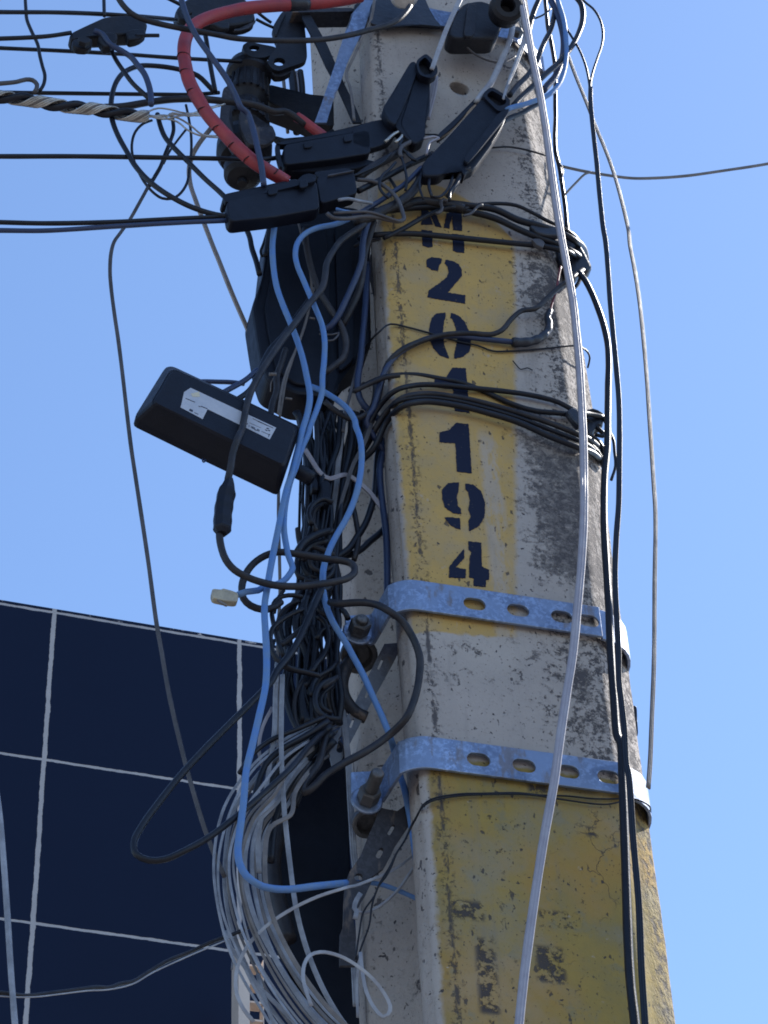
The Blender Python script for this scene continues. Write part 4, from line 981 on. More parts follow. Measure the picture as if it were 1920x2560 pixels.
tr('narrow silvery flat cable entering the open end of the slanting case', 'Q 900,330,5 870,430 820,570 760,730 700,880 655,1030,6', 17, 'grey', 5, 'f', 7)
tr('bright white flat cable entering the two-lobed case from above', 'O 1660,-100,6 1620,-10 1560,120 1480,300 1400,510 1325,720,6', 14, 'lgrey', 6, 'f', 12)
tr('thin grey wire draped over the black block and across the pole top', 'Q 90,300,5 180,390 270,480 360,560 480,620 580,645 650,650 720,620 790,580,2', 6, 'dust', 2)
tr('short white flat cable behind the right side of the two-lobed case', 'C 575,530,2 560,640 530,760 515,820', 17, 'white', 2, 'f')
tr('looped thin black wire high right, joining the long black cable', 'D 320,-90,4 390,10 450,60 495,130 517,220 510,310 480,400 450,490 432,570 430,660,5', 6)
tr('straight thin black wire meeting the looped one high right', 'D 235,140,3 290,235 350,335 390,430 412,510 425,590 430,660,5', 6)
cab('drop_cable', 'long pale grey drop cable hanging free farthest right of the pole', 'cable', 'D 240,240,2 262,330 290,420 335,540 400,700 470,880 540,1050 600,1220 650,1400 695,1600 W 790,40 830,250 870,500 910,850 945,1250 975,1700 1010,2150 I 1600,200 1612,400 1608,800 1600,1200 a 1128,700 1105,1300 1085,1800 1065,2080,4', 10, 'tan', 4, 'f', group='long cables hanging in front of the pole')
cab('drop_cable', 'tall white drop cable running down the whole pole front from top edge to bottom edge', 'cable', 'Q 800,-200,10 850,40 900,300 960,620 1030,950 1080,1240 G 1240,140 1290,420 W 265,560 295,830 325,1150 345,1480 362,1850 367,2200 I 1222,250 1220,450 1206,700 1188,900 1160,1180 1125,1400 1090,1640 L 930,330 872,650 818,1000 770,1350 738,1650 720,1850,16', 19, 'white', 12, 'f', w2=26, group='long cables hanging in front of the pole', ref=(EN + EU * .25).normalized())
cab('drop_cable', 'long black drop cable hanging right of the pole from the high thin loop', 'cable', 'D 432,600,5 432,700 450,900 475,1130 495,1350 520,1580 W 565,0 590,280 612,600 640,900 668,1200 690,1480 696,1800 692,2150 I 1415,120 1412,350 1398,550 1392,750 1400,950 1410,1150 1413,1350 a 740,900 770,1150 800,1450 820,1800 840,2100 L 1335,300 1360,650 1390,1000 1405,1350 1425,1659 1435,1850,10', 12, 'blk', 6, 'f', w2=20, group='long cables hanging in front of the pole')
cab('drop_cable', 'thicker black cable arching from the right corner saddle down the pole', 'cable', 'W 320,300,1 370,360 430,470 500,640 550,790 585,950 597,1120 592,1350 588,1600 584,1900 575,2200 I 1335,200 1332,450 1345,700 1360,950 1368,1150 1385,1400 1405,1620 L 1290,120 1302,330 1312,600 1322,900 1332,1200 1345,1430 1370,1659 1385,1850,9', 15, 'blk', 5, w2=26, group='long cables hanging in front of the pole')
cab('guy_wire', 'thin grey twin wire leaving the pole to the right edge', 'wire', 'D 235,1150,-4 300,1165 400,1186 560,1213 720,1232 900,1230 1100,1215 1350,1180 1659,1132 2300,1000', 8, 'tan', -4, 'f')
cab('guy_wire', 'short branch of the thin grey wire tied back to the pole edge', 'wire', 'D 250,1350,-4 330,1265 400,1200 440,1190', 6, 'tan', -4)
cab('wire_loop', 'small black loop where the thin grey wire meets the pole', 'wire', 'D 190,1090,-3 220,1130 240,1170 235,1225 215,1240', 4, 'blk', -3)

# --- wraps across the digits
GW = 'black cables wrapped round the pole across the letter M'
def wr(s, w, m='blk', d=1.5, lbl='black cable of the upper wrap, crossing the pole over the letter M', g=GW): return cab('wrapped_cable', lbl, 'cable', s, w, m, d, 'r', g)
wr('G -20,180,-1 100,130 250,85,2 400,62 550,70 700,86 850,110 1000,178 1150,218,2.2 1250,252 1340,300,1 1400,350,-3 1420,420,-7', 18, d=2, lbl='thickest upper cable of the wrap over the letter M')
wr('G -30,150,0 60,125 200,112,1.5 400,95 550,105 700,126 850,166 1000,236 1130,290,1.6 1250,332 1340,380,.5 1400,430,-4', 17, lbl='second thick cable of the wrap over the letter M')
wr('G 640,110,2 720,84 850,72 980,84 1080,128 1180,182,2 1250,212 1320,255,.5 1370,300,-5', 10, d=2, lbl='thin cable leaving the wrap over the M and arching above it to the right')
wr('G 0,290,-2 90,272,.8 300,262 600,286 900,316 1150,341,1.2 1290,372,1.5 1380,420,-2 1420,470,-6', 15, d=.9, lbl='straight cable at the bottom of the wrap over the letter M')
wr('G 150,290,1 270,232 400,158 530,105 600,95,2.5', 13, d=2, lbl='short diagonal cable joining the wrap over the letter M from below left')
wr('V 700,680,2 800,640 950,620 1150,565 1400,600 1659,650', 24, 'blk2', 2, 'fat black cable end lying on the upper wrap left of the M')
tie = lambda s, w, lbl: cab('tie_wire', lbl, 'wire', s, w, 'dust', 3.4)
tie('V 1470,570,3 1420,550 1390,590 1405,640 1385,690 1330,710,3', 9, 'grey tie twisted over the upper wrap directly above the M')
tie('G 770,80,3.2 735,95 715,120 690,140 650,150', 7, 'grey tie on the upper wrap just right of the M')
# clip mass at the right corner
hw('cable_clip', 'black rubber saddle holding the wrapped cables on the right corner of the pole', 'cable clip', [
    ('saddle', 'tape', PRS([('G 1285,240 1330,262 1400,345 1450,430 1464,470 1440,492 1395,492 1370,520 1320,530 1285,470 1250,440 1240,380', -1, 2.2, .5), ('G 1060,205 1130,195 1200,205 1260,225 1260,275 1180,270 1120,260', 2.4, 1.0, .3)])),
    ('buckle', 'dust', PRS([('G 1075,292 1130,288 1165,315 1150,350 1110,330', 2, .8, .15)]))], (1430, 640, 0))
cab('tie_wire', 'black cable tail hanging off the corner saddle', 'wire', 'W 350,310,0 330,370 300,420 270,450', 10, 'blk', 0)
# --- power cable with taped joint
pc = cab('power_cable', 'dusty blue-grey cable with a taped joint lying across the digit 0', 'cable', 'S 1480,420,-5 G 40,1440,-3 85,1360 115,1250 150,1140 220,1035,.5 330,962 450,915 600,905 720,918 850,932 975,945,.8', 15, 'dblue', .8)
bm = bmesh.new(); tp = pathof('G 960,945,1 1030,945 1085,936 1140,912 1178,875 1188,830 1178,790 1195,745,.8', step=.004)[0]; sweep(bm, tp, lambda t: px2m(tp[0][0], 25 - 8 * t) / 2, 'r', 12, rfun=lambda i: 1 + .07 * math.sin(i * 1.3)); mk('taped_joint', bm, 'tape', pc)
bm = bmesh.new(); sweep(bm, pathof('G 1195,750,.9 1208,700 1225,650 1238,600 1250,520 1262,470,.9')[0], px2m(tp[0][0], 6) / 2, 'r', 8); o = mk('inner_core', bm, 'dred', pc)
cab('power_cable', 'black cable rising over the digit 0 to the right corner saddle', 'cable', 'G 20,1560,-4 90,1400,-3 120,1280 145,1160 170,1085 250,1000,1 400,930 550,893 700,888 820,895 890,870 950,800 1020,745 1100,733 1170,672 1250,600,1.6 1330,540,2 1400,490,-1', 14, 'blk2', 1.4)
cab('thin_wire', 'very thin black wire across the digit 0 with a small loop at its end', 'wire', 'G 20,1000,-5 70,930,-3 115,885,.3 190,830 300,850 400,876 500,905 620,940 740,965 830,998 950,1000 1150,985 1345,966,.3 W 335,985 400,1030 422,1090 402,1180,-4', 5, 'blk', .4)
cab('thin_wire', 'short hair-thin wire on the bare concrete right of the yellow panel', 'wire', 'G 960,1060,.3 985,1090 1010,1115 1050,1105 1085,1120', 3, 'blk', .3)
GB = 'black cables wrapped round the pole below the digit 0'
for i, (s, w_, lb) in enumerate((
    ('G -60,1250,-6 0,1230,-4 100,1182,-.5 200,1155 350,1150 500,1173 650,1203 800,1262 950,1330 1100,1375 1290,1395,.8 1400,1440,-2 1480,1500,-6', 14, 'topmost cable of the lower wrap, sagging to cross the next one'),
    ('S 1200,500,-8 G 40,1500,-4 120,1350,-2 220,1250,.8 350,1215 500,1213 700,1232 900,1252 1100,1282 1250,1322 1350,1375,.8 1440,1395,-1 1530,1415,-2', 14, 'second cable of the lower wrap, running on to the knob at the pole edge'),
    ('S 1080,650,-8 1200,400 G 75,1520,-4 160,1390,-2 260,1298,1 400,1268 600,1288 800,1332 1000,1390 1200,1455 1350,1515,1 1450,1560,-1 1530,1640,-6', 15, 'third cable of the lower wrap'),
    ('S 1050,900,-8 1180,560 G 80,1620,-4 170,1440,-2 270,1345,1.3 400,1318 600,1340 800,1388 1000,1450 1200,1540 1350,1598,1.3 1460,1640,-1 1540,1720,-6', 16, 'lowest and thickest cable of the lower wrap'),
    ('S 980,1000,-9 1120,620 G 60,1570,-5 150,1410,-3 240,1318,.8 400,1290 600,1312 800,1360 1000,1420 1200,1496 1400,1575,.8 1500,1650,-4', 12, 'cable half hidden between the third and the lowest of the lower wrap'))):
    wr(s, w_, 'blk' if i != 2 else 'blk2', 1, lb, GB)
hw('tape_knob', 'black taped knob on the right corner where the lower wrap turns round the pole', 'cable clip', [('front_lobe', 'tape', PR('W 205,1570 260,1530 330,1560 350,1660 330,1720 250,1640', 1.8, 1.2, .4)), ('body', 'tape', PR('W 380,1575 440,1570 520,1600 560,1650 550,1700 480,1700 460,1780 400,1800 380,1700', -2, 2, .5))], (1430, 1040, 0))
for s, w_ in (('W 375,1600,-2 450,1570 530,1610 570,1680,-2', 10), ('W 380,1650,-2 460,1700 530,1770 570,1800,-3', 12), ('W 380,1780,-2 470,1830 530,1900 555,2010,-4', 12), ('W 380,1850,-1 460,1920 520,2000 550,2090,-4', 13), ('W 600,1760,0 640,1850 650,1950 660,2080 620,2212,-1', 8), ('W 470,1790,-1 540,1810 560,1790', 10)):
    cab('cable_tail', 'black cable tail bunched on the right pole edge below the knob', 'cable', s, w_, 'blk', -1, 'r', 'tails at the right pole edge')

# --- wires between the splice cases
GS = 'small cables between the splice cases'
def sm(lbl, s, w, m='blk', d=3, kind='r', w2=None): return cab('patch_cable', lbl, 'cable', s, w, m, d, kind, GS, w2)
sm('dark blue cable from the slanting case down left to the lowest case', 'C 480,1160,4 V 1160,170 1060,290 950,390 850,455 700,560 560,645 480,690 380,720,3', 13, 'dblue')
sm('fat black cable parallel to the dark blue one, just below it', 'V 1200,200,3.5 1120,380 1000,520 880,600 700,690 560,760 400,800', 24, 'blk2', 3)
sm('black cable from the second case climbing to the two-lobed case', 'V 430,300,3 550,210 700,120 850,40 950,-30 1040,-80', 22, 'blk2', 3)
sm('black cable parallel between the cases, crossing the loop wires', 'V 440,450,3.5 600,370 700,320 850,240 1000,160 1150,90 1300,20', 16, 'blk', 4)
sm('dusty grey cable looping under the lowest case and back to its right end', 'V 80,705,6 140,755 300,768 500,745 650,752 800,785 900,800 965,775 950,690 905,570 820,455 700,370 600,335 430,318,4', 11, 'dust', 5.5)
sm('thin grey cable lying just above the dusty looping one', 'V 160,705,6.2 350,692 550,690 700,728 820,770 910,800,5.5', 8, 'dust', 6)
sm('pale bluish cable tip sticking out of the lowest case', 'V 220,552,6 330,538 450,565 600,590,4', 9, 'grey', 5)
sm('blue cable tip below the pale one at the lowest case', 'V 190,655,6 280,680 370,690,5', 8, 'blue', 5)
for i, s in enumerate(('V 940,60,4.5 980,200 1000,330 985,440', 'V 1000,20,4.5 1060,80 1110,100', 'V 870,120,4.6 800,200 720,270 690,330 690,420 740,490 790,530', 'V 800,300,3 840,360 880,430', 'V 1180,220,5 1150,320 1150,420 1190,540', 'V 1260,300,5 1255,400 1290,520', 'V 1530,270,5 1500,370 1440,470 1370,520 1310,520', 'V 1659,220,5 1560,380 1500,450 1490,560', 'C 350,960,4 330,1010 380,1060 440,1110', 'C 500,930,3 600,935 620,960', 'C 270,1060,4 200,1130 100,1180 0,1220', 'C 960,1022,.8 1080,1015 1200,1035 1340,1075')):
    sm('thin black wire in the bunch below the upper splice cases' if i < 11 else 'single thin black wire on bare concrete right of the slanting case', s, (7, 7, 8, 9, 6, 8, 7, 8, 8, 5, 7, 5)[i], 'blk', 4)
sm('silvery crimped wire ends under the two-lobed case', 'C 230,980,4 300,920 355,905 340,950 300,985', 8, 'alu', 4)
sm('sunlit white fitting edge between the two upper cases', 'C 500,960,4.8 560,945 600,955 540,985 515,1070', 7, 'white', 4.8)
sm('knotted grey cable under the two-lobed case', 'C 430,960,4 400,985 350,1010 330,1060 345,1090', 12, 'dust', 4.4)
sm('bright cable end at the foot of the slanting case', 'C 660,1190,4.8 700,1150 720,1130', 8, 'white', 4.8)
sm('bent dusty hook cable at the foot of the slanting case', 'C 820,1170,5.5 760,1190 730,1250 690,1320 660,1360,4', 13, 'blk2', 5)

# --- blue network cables
GN = 'blue network cables'
b1 = 'F 325,285,3 308,400 300,500 310,700 340,880 395,1040 470,1220 530,1380 580,1540 615,1700 645,1880 625,2030 585,2200 S 530,180 485,370 445,530 400,700 350,860 305,1060 265,1260 222,1470 185,1659,3 T 160,230 125,440 105,560 98,700 108,900 122,1150 122,1400 105,1580 J 720,400 690,530 655,680,4 640,850 620,1000 612,1080,4.5 K 275,720 320,800 400,860,4 500,888 620,893 800,872,0 1010,850,-4'
cab('network_cable', 'light blue network cable running down to the coil and turning right under it', 'network cable', b1, 15, 'blue', 2.5, group=GN)
cab('network_cable', 'blue network cable passing behind the dark strut to the pole edge', 'network cable', 'K 1000,850,-8.5 1100,845 Z 545,1745 700,1775 900,1850 1080,1930 1200,1990,-9', 12, 'blue', -8.5, group=GN)
b2 = 'V 330,770,4 200,825 0,890 F 700,335 600,385 530,470 510,570 530,680 580,800 640,940 700,1080 755,1220 780,1370 775,1550 760,1700 755,1850 710,2000 640,2180 S 600,210 545,330 500,450 455,600 400,740 365,880 335,1040,2.2 320,1200 325,1350 350,1500 370,1600 T 395,100 422,185 385,260 320,330 230,375 100,400 20,425 H 400,1040 320,1050 262,1070,3'
nb = cab('network_cable', 'blue network cable with a clear plug, looping down from the lowest splice case', 'network cable', b2, 14, 'blue', 2.6, group=GN)
bm = bmesh.new(); prism(bm, cx('H 85,1025 150,1032 158,1022 225,1040 268,1058 262,1118 180,1112 92,1092 82,1060'), 3.6, 1.0, .12); bmesh.ops.recalc_face_normals(bm, faces=bm.faces[:]); plg = mk('plug', bm, 'gold', nb, smooth=False)
bm = bmesh.new(); prism(bm, cx('H 115,1098 130,1100 192,1140 185,1144 140,1122'), 3.6, .3, .05); mk('latch', bm, 'tan', plg, smooth=False)
b3 = 'F 660,1795,-4 740,1825 830,1875 920,1935 1000,2010 1060,2110 S 1150,120 1200,260,2 1218,400 1215,560 1195,720 1160,880 1100,1050 1020,1220 930,1370 850,1530 T 815,60 780,180 770,330 785,500 830,680 900,830 980,960 1060,1090 1170,1280 1290,1490 J 1195,60 1260,180 1310,290 1360,400 1400,500,-3 1430,610 1445,680,2 Z 960,560,-3 1000,760 1045,1000 1080,1250 1115,1500 1135,1680,-4'
cab('network_cable', 'bright blue network cable crossing the upper bolt and slipping behind the lower band', 'network cable', b3.replace('1430,610 1445,680,2 Z 960,560,-3', '1428,600,-6.5 1445,680,-7 Z 960,560,-6').replace('1135,1680,-4', '1135,1680,-6'), 15, 'blue', 2, group=GN)
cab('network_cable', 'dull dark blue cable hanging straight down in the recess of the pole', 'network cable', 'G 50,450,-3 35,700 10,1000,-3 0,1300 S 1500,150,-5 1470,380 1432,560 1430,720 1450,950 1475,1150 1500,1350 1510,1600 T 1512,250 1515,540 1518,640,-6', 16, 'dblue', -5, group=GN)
# --- dusty power lead with inline connector
pl_ = 'V 540,790,3 470,860 F 1020,340 930,450 850,560 800,660 785,780 760,880 690,970 600,1080 500,1220 400,1350 290,1510 180,1680 100,1840 50,2020 20,2180,6 Y 800,600,7.5 740,780 700,950 665,1100,7 H 210,200 195,260 185,330,6 160,440 150,560 135,640 145,730 180,830 240,900 330,950 430,985 540,1008 680,1012 800,1000 930,980 1020,955 1070,910 1055,860 1000,838,3 900,825 800,808 650,785 540,775,2 450,800 370,855 315,930 288,1020 300,1095 350,1145 430,1172 500,1160 560,1120,-1'
lead = cab('power_lead', 'dusty black lead with an inline connector, passing over the tilted box and looping below it', 'power cord', pl_, 16, 'dust', 5)
lead.data.materials[0] = M['blk2']
bm = bmesh.new(); cp = pathof('H 205,270,6.2 190,340 175,400 160,500 155,590 150,650,5.6', step=.003)[0]
sweep(bm, cp, lambda t: px2m(cp[0][0], 20 + 27 * min(1, t * 4) * min(1, (1 - t) * 7 + .25)) / 2, 'r', 7, rfun=lambda i: 1 + .03 * math.sin(i * .9)); mk('connector', bm, 'plastic', lead, smooth=False)
cab('power_lead', 'thinner black cable running beside the dusty lead behind the tilted box', 'power cord', 'F 640,990,-2 520,1150 400,1320 280,1450 200,1600 150,1720 90,1830 0,1900 E 960,1050 880,1110,1', 14, 'blk', 0)
cab('power_lead', 'blue-black cable entering the top of the tilted box from the right', 'power cord', 'F 160,1640,0 60,1700 0,1740 E 940,980 870,1020 780,1070,1', 14, 'dblue', 0)
cab('power_lead', 'second blue-black cable lying level over the tilted box', 'power cord', 'E 930,1005,-1 850,995 760,992 660,990 600,1000,0', 12, 'dblue', -.5)
# --- cables over the terminal box
GT = 'cables running over the terminal box'
def tb(lbl, s, w, m='mid', d=-2, kind='r', w2=None): return cab('hanging_cable', lbl, 'cable', s, w, m, d, kind, GT, w2)
tb('dusty brown-grey cable crossing the terminal box to the right and hooking back', 'F 600,340,-1 610,480 640,640 680,780 740,930 820,1060 900,1180 960,1300 980,1420 950,1530 870,1600 780,1670,-3', 16)
tb('blue-grey cable hanging beside the pole over the terminal box', 'V 560,780,3 500,1000 F 1120,640 1080,760 1020,900 960,1030 900,1150 830,1240 740,1290,-3', 16, 'dblue', -1)
tb('dark cable bunch hanging closest to the pole edge by the terminal box', 'V 620,800,2 560,1000 510,1200 490,1380 F 1150,560 1120,800 1080,950 1010,1100 940,1230,-3', 18, 'blk2', -1)
tb('thin light drop wire down the middle of the terminal box', 'F 540,290,-3 580,450 640,700 660,880 620,1150 540,1400 450,1600 400,1750 370,1900 350,2050', 6, 'tan', -3.2, 'f')
tb('second thin drop wire beside the middle one', 'F 680,880,-3 630,1100 580,1280 480,1550 420,1750 390,1930 365,2080', 6, 'tan', -3.4, 'f')
tb('wavy black cable low on the terminal box', 'F 420,1450,-2 380,1580 340,1700 340,1830 300,1950 280,2080', 16, 'blk2', -2.4)
tb('black cable slanting from the terminal box corner to the lower wrap', 'F 780,1930,-2 900,2030 1010,2090 1100,2080 1200,2010 1240,1900 1250,1750,-3', 14, 'blk2', -2)
tb('short pale flat cable tip pointing left on the dark side of the pole', 'F 1050,1840,-1 1150,1790 1250,1745 1340,1710 1475,1690,1', 13, 'blk2', 0)
tb('long straight thin cable in the dark gap beside the pole', 'F 1120,1380,-4 1080,1600 1020,1850 980,2000 950,2212', 8, 'dust', -4, 'f')
tb('thin white curl of wire on the terminal box', 'F 800,1370,-1 860,1365 910,1300 850,1315 730,1310', 5, 'dust', -1.5)
for i, s in enumerate(('F 270,1680,-1 335,1680', 'F 1060,500,0 1110,470 1200,455 1290,430', 'F 420,1900,-3 480,1910', 'F 640,1160,-3 690,1170', 'F 280,1840,-2 290,1750 330,1700 350,1760 330,1840')):
    tb('frayed tie end sticking out of the cables over the terminal box', s, (9, 9, 6, 6, 3)[i], 'tan' if i != 1 else 'blk2', 0)
# hood seen against the pole: pale inner face strips
hw('terminal_bracket', 'pale thin edge of the bracket between terminal box and pole', 'bracket', [('plate', 'galvd', PRS([('F 1210,540 1225,700 1245,980 1180,700', -4, .4, .1), ('V 440,880 540,790 500,900 470,990', -2, .3, .05)]))], (930, 680, -4))

# --- vertical trunk left of the pole
GK = 'cables in the dark vertical bundle left of the pole'
def tk(s, w, m='blk', d=-4, kind='r', lbl='black cable inside the tangled vertical bundle left of the pole', w2=None): return cab('bundle_cable', lbl, 'cable', s, w, m, d, kind, GK, w2)
tk('S 1020,-60,-5 1000,100 970,350 940,600 930,780 900,1000 890,1250 900,1500 T 905,60 905,400 905,640 905,900 935,1200 945,1400 J 1140,230 1160,420 Z 262,290 275,600 300,1000 322,1350 345,1700 K 1030,1000 1060,1300 1080,1700,-12', 15, 'grey', -3.5, 'f', 'grey flat cable running straight down past the bolts to the bottom')
tk('S 560,380,-3 600,440 650,520 720,630 790,700 850,722 930,700 1000,680 1070,690 1200,780 1320,890 1420,1030 1520,1180 1610,1330,-6', 13, 'white', -3, 'f', 'pale flat cable dipping across the bundle toward the recess of the pole')
tk('S 730,480,-6 725,700 720,950 690,1200 700,1450 690,1659 T 660,300', 28, 'blk', -7, 'r', 'thickest black hose in the middle of the bundle')
hw('cable_joint', 'dark boxy joint on the hose in the bundle beside the tilted box', 'cable joint', [('body', 'plastic', PR('S 745,740 860,740 870,1000 760,1010', -3, 2, .3)), ('neck', 'plastic', PR('S 640,690 720,730 730,860 640,840', -3.4, 2, .4))], (815, 1230, -3))
tk('S 1450,200,-6 1400,500 1390,700 1370,900 1320,1080 1260,1240 1160,1400 1060,1540 980,1640 T 900,80 760,200 640,330', 17, 'blk', -5, 'r', 'black cable leaving the recess of the pole diagonally down into the bundle')
tk('S 1660,1050,-7 1570,1160 1460,1320 1320,1440 1180,1560 1060,1659 T 920,90 800,220 700,330 650,420', 17, 'blk', -6.5, 'r', 'straight black cable rising right from the bundle behind the pole edge')
tk('S 1100,1000,-6 1130,1100 1160,1250 1180,1400 1165,1520 1130,1659', 14, 'blk2', -7)
for x0, x1, w_, m_n in ((1160, 940, 14, 'blk2'), (1080, 880, 10, 'dust'), (1000, 930, 11, 'blk'), (1240, 980, 12, 'blk'), (1130, 900, 9, 'blk2')):
    tk('S %d,-30,-7 %d,300 %d,650 %d,950 %d,1250 %d,1600' % (x0, x0 - 10, (x0 * 2 + x1) / 3, (x0 + x1) / 2, x1, x1 - 10), w_, m_n, -7)
tk('S 1330,100,-3 1240,330 1120,560 1040,800 980,1000 950,1200,-5', 11, 'dust', -3.5, 'f')
for (xa, xb, xc, xd, w_, m_n, d_) in ((520, 505, 495, 500, 7, 'blk', -9), (260, 258, 270, 275, 8, 'tan', -10), (640, 610, 560, 530, 8, 'dust', -9), (690, 660, 620, 600, 7, 'tan', -10), (590, 600, 580, 560, 6, 'blk', -9), (640, 640, 640, 660, 9, 'grey', -11), (790, 770, 800, 760, 9, 'blk', -9), (850, 820, 820, 840, 11, 'tan', -11), (560, 540, 560, 600, 8, 'blk', -8)):
    tk('S %d,%d,%g %d,500 %d,1000 %d,1500 T %d,200 %d,600 %d,1000 %d,1500 J %d,300 %d,520,%g' % (xa, 60 if xa > 300 else 850, d_, xa, xb, xc, xc, xd, xd - 10, xd + 10, xd / 4.608 * 2.0737 + 340 * 2.0737, xd / 4.608 * 2.0737 + 345 * 2.0737, d_) if xa > 300 else 'S %d,850,%g %d,1200 T %d,60 %d,500 %d,900 %d,1500 J %d,400 %d,640,%g' % (xa, d_, xb, xc, xd, xd - 20, xd - 25, 818, 822, d_), w_, m_n, d_, 'f' if m_n in ('tan', 'grey') else 'r', 'straight thin cable dropping at the back of the bundle')
tk('S 500,900,-3 590,1230 T 500,100', 5, 'blk', -5)
# arcs, knots and loops
loops = ['S 640,1250,-2 610,1130 640,1040 720,975 800,960 880,1000', 'S 700,1330,-3 650,1200 680,1080 760,1010', 'S 470,1580,-1 540,1470 640,1400 760,1350 880,1320', 'S 520,1620,-2 600,1520 700,1470 820,1440', 'S 560,1659,-2 560,1560 620,1500 740,1530 850,1500 T 900,40',
         'S 560,1500,-4 600,1600 T 540,100 560,200 620,280 720,300 820,250', 'T 480,60,-4 470,180 490,280 600,320', 'T 620,60,-3 640,160 720,220 820,200 900,160', 'T 540,520,-1 430,498 310,510 225,560 182,680 200,820 235,960 275,1090 320,1210',
         'T 540,660,0 420,710 300,780 215,850 172,930 168,1050 200,1170 290,1275 400,1338 500,1368 620,1395 740,1430', 'T 540,870,-1 450,950 340,1040 280,1080', 'T 700,740,-3 780,800 832,940 825,1070 775,1200 690,1300 630,1400', 'T 640,860,-4 685,1000 675,1200 640,1400 560,1560',
         'T 500,560,-4 400,600 300,680 250,800 240,900', 'T 700,1000,-3 760,900 860,860', 'T 930,1270,-3 850,1360 740,1420 660,1520 640,1659', 'T 940,1440,-2 830,1470 740,1530 695,1620 690,1700 J 1050,250', 'J 1120,200,-2 1060,220 1015,280 1020,350 1060,398 1140,412', 'J 1110,230,-3 1045,290 1050,350 1100,380',
         'J 1090,160,-4 1030,210 1000,290 1000,360 1040,430', 'J 790,50,-3 820,120 870,150 930,165 1030,190', 'J 880,40,-4 860,150 850,250 870,350 905,440 925,470', 'J 980,180,-4 930,240 905,330 915,430 940,480', 'J 1080,30,-4 1040,100 985,160 940,280 950,420', 'J 800,0,-4 790,60 810,110 840,130',
         'T 320,440,-5 240,560 210,700', 'T 730,480,-2 700,600 760,700 860,740', 'T 600,480,-4 560,640 580,780 520,900', 'S 480,1300,-4 500,1450 560,1600 T 600,200', 'S 900,1480,-3 980,1560 T 860,260 700,340 560,330']
lw = (14, 12, 20, 18, 16, 16, 14, 14, 12, 13, 14, 14, 16, 10, 12, 12, 14, 14, 11, 10, 11, 13, 12, 14, 9, 10, 14, 15, 14, 13)
for i, s in enumerate(loops): tk(s, lw[i], ('blk', 'blk2', 'blk')[i % 3], -3)
tk('T 860,400,-1 760,450 690,570 640,700 570,850 500,1000 420,1140 330,1260 240,1370 170,1500,1 J 660,345 520,485 400,608 300,718 205,838 110,970 72,1050 85,1112 150,1142 230,1138 330,1095,4 450,1030 600,918 750,790 880,670,3.5 980,550 1060,470,-2', 19, 'blk', -1, 'r', 'long black cable swinging out left over the navy wall and back under the coil', 15)
tk('T 850,575,0 940,600 1080,588 1250,585 1400,612 1530,680 1659,790,3.5 U 1130,700 1220,830 1290,970 1335,1130 1330,1300 1310,1450 1265,1580 J 1525,310 1480,410,2 1400,490,0 1280,575 1150,645 1060,705 1000,765 958,790 948,760 985,705 1030,640 1055,540 1085,420,-3', 19, 'blk2', 1, 'r', 'big black loop reaching right onto the pole edge past the upper bolt')
tk('U 420,560,-4 470,600 510,680', 14, 'blk', -5, 'r', 'short black cable stub behind the upper nut')
cab('rubber_hose', 'dim brownish rubber hose hanging inside the grey coil', 'hose', 'K 570,430,-16 530,560 505,720 520,900 570,1080 610,1250', 38, 'blk2', -16, ns=14, w2=46)
hw('dark_sack', 'black plastic sheet bundled behind the grey coil', 'plastic sheet', [('sheet', 'plastic', PRS([('s 740,1810 860,1850 872,2000 884,2300 905,2620 820,2620 790,2500 700,2380 660,2240 650,2080 665,1950 700,1860', -19, 1.5, .6)]))], (780, 2100, -19))

# --- grey coil
GC = 'grey drop cables coiled left of the pole'
random.seed(21)
for k in range(13):
    q = k * 1.0 + random.uniform(-.15, .15); j = lambda a=5: random.uniform(-a, a)
    d0 = random.uniform(-7, 1)
    pts = [(870 - 3 * q + j(8), 1775 + 9 * q + j(5), -13), (760 + j() + 1 * q, 1822 + 9 * q + j(), d0 - 2), (690 + 4 * q + j(), 1862 + 10 * q + j(), d0 - 1), (625 + 8 * q + j(), 1925 + 9 * q + j(), d0), (566 + 9.5 * q + j(), 2020 + 4 * q, d0), (537 + 10 * q + j(), 2150, d0), (546 + 11 * q + j(), 2270, d0), (585 + 12 * q + j(), 2390, d0),
           (650 + 14.5 * q + j(4), 2520, d0), (738 + 17 * q + j(4), 2640 - q, d0), (840 + 17 * q, 2730, d0)]
    cab('coiled_cable', 'grey flat drop cable, one strand of the big coil beside the pole', 'cable', [list(p) for p in pts], random.choice((6, 7, 9, 10, 11)), random.choice(('grey', 'grey', 'lgrey', 'tan')), d0, 'f', GC, tw=random.uniform(-.6, .6))
for s, w_, lb in (('J 842,180,0 838,330 836,520 842,720 855,920 885,1150 K 620,700 660,1000 700,1180 760,1370 860,1600 980,1800 1060,1900,-2', 12, 'single grey cable falling straight through the middle of the coil'),
                  ('J 815,120,-1 805,300 800,480 775,650 745,850 720,1000 705,1140 K 400,600 410,780,-4', 13, 'grey cable hanging down just left of the middle and vanishing in the coil'),
                  ('J 790,350,-2 740,450 720,560 735,650,-3', 9, 'pale short cable at the top left of the coil'),
                  ('K 180,1180,-3 210,1290 290,1400 400,1560 500,1660 640,1800 760,1950,-3', 12, 'lowest left strand peeling off the coil over the lattice'),
                  ('K 400,1480,-3 430,1600 470,1720 520,1850', 11, 'short strand crossing the lattice steeply'),
                  ('K 160,1200,-4 200,1280 225,1350 220,1450', 5, 'tiny blue-white tail left of the lattice post')):
    cab('coiled_cable', lb, 'cable', s, w_, 'grey' if 'pale' not in lb else 'white', -1, 'f')
